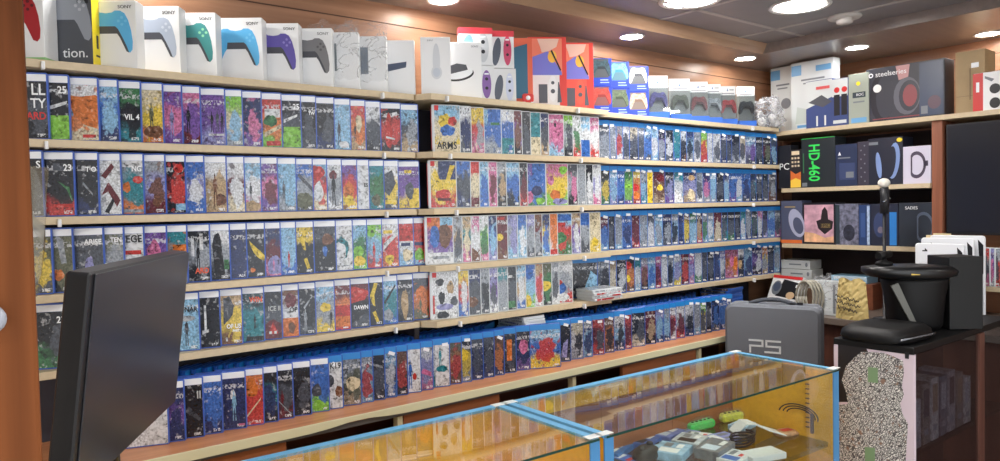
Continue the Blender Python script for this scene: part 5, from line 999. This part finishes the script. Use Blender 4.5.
t = put('round_gadget', 'round black gadget at the front of counter shelf', 'gadget', 646, 459, .2)
m = MB(); m.loft([oval(0, 0, rx, ry, z, 24, .9) for rx, ry, z in ((.05, .03, 0), (.056, .036, .012), (.05, .032, .03), (.03, .02, .04))], 0); m.build('body', mat('matte_black', (30, 31, 36), .5), t)
for s in (-1, 1):
    m = MB(); m.lathe([(.001, .03), (.01, .032), (.011, .044), (.008, .048), (.001, .048)], 14, M=Matrix.Translation((s * .025, 0, 0))); m.build('thumb_stick', mat('matte_black', (30, 31, 36), .5), t)
for px, py, rz, col, col2, lab in ((700, 429, -.12, (52, 214, 92), (34, 120, 60), 'bright green packed grip set'), (704, 420, -.1, (222, 92, 92), (140, 50, 50), 'coral red packed grip set behind the green one'), (733, 420, -.25, (232, 236, 84), (120, 130, 60), 'lemon yellow packed grip set')):
    t = put('grip_pack', lab, 'grip pack', px, py, rz)
    m = MB(); m.slab(-.06, .06, 0, .03, -.02, .02, .012, .006); m.build('grip_body', mat('grip_%d' % col[0], col, .35), t)
    m = MB()
    for k in range(5): m.lathe([(.001, .0301), (.005, .0301), (.005, .034), (.001, .034)], 10, M=Matrix.Translation((-.04 + .02 * k, -.004, 0)))
    m.build('grip_studs', mat('grip_dark_%d' % col[0], col2, .5), t)
    blob(.07, .03, .024, .02, .15, crinkle_film('grip_film', .10, 40), 'clear_sleeve', t, px)
t = put('dark_case', 'dark case with red lining leaning at the counter back', 'case', 751, 416, -.3)
m = MB(); m.slab(-.06, .06, 0, .055, -.014, .014, .014, .005); m.build('case_shell', mat('dark_plum', (46, 36, 42), .45), t)
m = MB(); m.slab(-.056, .056, .004, .052, -.0155, -.0135, .012, .0006); m.build('lining', mat('lining_red', (120, 48, 52), .6), t)
t = put('power_adapter', 'white upright adapter with black cut-out beside the yellow end panel', 'adapter', 779, 423, -.3)
m = MB(); m.loft([[(-rx, -ry, z), (rx, -ry, z), (rx, ry, z), (-rx, ry, z)] for rx, ry, z in ((.03, .02, 0), (.031, .021, .003), (.022, .016, .072), (.02, .014, .075))], 0, smooth=False); m.build('adapter_body', wp, t)
m = MB(); m.prism([(-.012, .012), (.012, .012), (.010, .026), (.004, .02), (-.004, .03), (-.010, .024)], -.0222, -.0195, 'y'); m.build('dark_cutout', BLACKP, t)
t = put('cable_cover', 'bent white plastic cover lying across black cable', 'cover', 757, 437, -.55)
m = MB(); prof = [(-.085, .02), (-.05, .052), (-.02, .05), (.03, .026), (.09, .006)]
for (a0, z0), (a1, z1) in zip(prof, prof[1:]): m.prism([(a0, z0), (a1, z1), (a1, z1 + .003), (a0, z0 + .003)], -.03, .03, 'y')
m.build('cover_sheet_body', wp, t)
t = put('coiled_cable', 'coiled black cable under the bent white cover', 'cable', 742, 446, 0)
m = MB(); m.tube([((.05 + .004 * math.sin(k)) * math.cos(k * .42), (.03 + .003 * math.cos(k * 1.3)) * math.sin(k * .42), .004 + .0006 * k + .001) for k in range(62)], .0032, 7); m.build('coil', mat('cable_black', (28, 29, 33), .45), t)
m = MB(); m.tube([(.05, 0, .04), (.08, .01, .03), (.10, .02, .012)], .005, 8); m.build('plug', mat('cable_black', (28, 29, 33), .45), t)
t = put('white_box_lid', 'white flat lid at the front edge of counter shelf', 'lid', 762, 458, -.3)
m = MB(); m.box(-.065, .065, -.035, .035, 0, .02, bev=.003); m.build('lid', wp, t); m = MB(); m.box(-.05, .05, -.025, .025, .02, .0206); m.build('lid_panel', mat('panel_pale', (222, 228, 230), .35), t)
t = put('sachet', 'small red and tan printed sachet behind the bent white cover', 'sachet', 786, 434, -.3)
m = MB(); m.loft([oval(0, 0, rx, ry, z, 16, .6) for rx, ry, z in ((.04, .028, 0), (.042, .03, .004), (.03, .02, .014))], 0); m.build('sachet_film', mat('sachet_tan', (196, 150, 116), .3, noise=.35, nscale=60), t)
m = MB(); m.box(-.02, .02, -.012, .012, .0142, .0148); m.build('sachet_print', REDP, t)
# cable hanging on the yellow end panel with its row of peg holes
t = thing('hung_cable', 'black cable looped on the yellow end panel inside right counter', 'cable', tuple(on_x(800, 412, 2.284)))
for k in range(3):
    m = MB(); m.tube([(-.004 - .004 * k, (.045 + .012 * k) * math.cos(a_), -.01 + (.022 + .008 * k) * math.sin(a_)) for a_ in [PI * .05 + PI * 1.0 * q / 16 for q in range(17)]], .0022, 6); m.build('cable_strand', mat('cable_black', (28, 29, 33), .45), t)
m = MB(); m.box(-.012, -.002, -.05, -.042, -.06, .004); m.build('cable_tie', mat('cable_black', (28, 29, 33), .45), t)
p = on_x(807, 390, 2.291); b = MB()
for k in range(12): b.box(2.2905 - .0012, 2.2960, p.y - .006, p.y + .006, p.z + .05 - .016 * k, p.z + .053 - .016 * k)
tag(b.build('slotted_strip', mat('slot_brown', (110, 76, 30), .6)), 'column of short dark slots on the yellow end panel', 'slots')
# ================================================================== NEAR WOODEN POST
PY0, PY1 = .55, .72
pr = on_y(33.5, 230, PY0).x
m = MB(); m.box(-.32, pr, PY0, PY1, 0, ZC - .001, bev=.003); struct(m.build('trim_11', W_POST))
kn = on_y(-12, 318, PY0)
t = thing('door_knob', 'pale round knob on the brown wooden post at left frame edge', 'knob', (kn.x, PY0, kn.z))
m = MB(); m.lathe([(.001, 0), (.009, 0), (.009, .001), (.004, .002), (.004, .006), (.0085, .008), (.009, .011), (.006, .014), (.001, .015)], 20, M=Matrix.Rotation(PI / 2, 4, 'X')); m.build('knob', mat('knob_pale', (160, 164, 174), .3), t)
t = thing('plastic_flap', 'greyish clear plastic flap hanging beside the wooden post', 'plastic sheet', (0, 0, 0))
b = MB(); P0 = [on_y(*q, PY1 + .01) for q in ((26, 166), (36, 166), (49, 168), (47, 205), (45, 250), (42, 275), (37, 297), (30, 297))]
b.face([(q.x, q.y + .004 * (i % 2), q.z) for i, q in enumerate(P0)]); fl = b.build('flap', crinkle_film('grey_flap_film', .55, 8, (132, 126, 108)), t)
# remove the prototypes used for copying
for o in protos: bpy.data.objects.remove(o)
# ------------------------------------------------------------------ world and colour management
w = bpy.data.worlds.new('world'); bpy.context.scene.world = w; w.use_nodes = True
w.node_tree.nodes['Background'].inputs['Color'].default_value = (.92, .96, 1, 1); w.node_tree.nodes['Background'].inputs['Strength'].default_value = 1.0
sc = bpy.context.scene
sc.view_settings.view_transform = 'Standard'; sc.view_settings.look = 'None'; sc.view_settings.gamma = 1; sc.view_settings.use_curve_mapping = False
sc.view_settings.exposure = 1.5
sc.cycles.max_bounces = 8; sc.cycles.transparent_max_bounces = 24
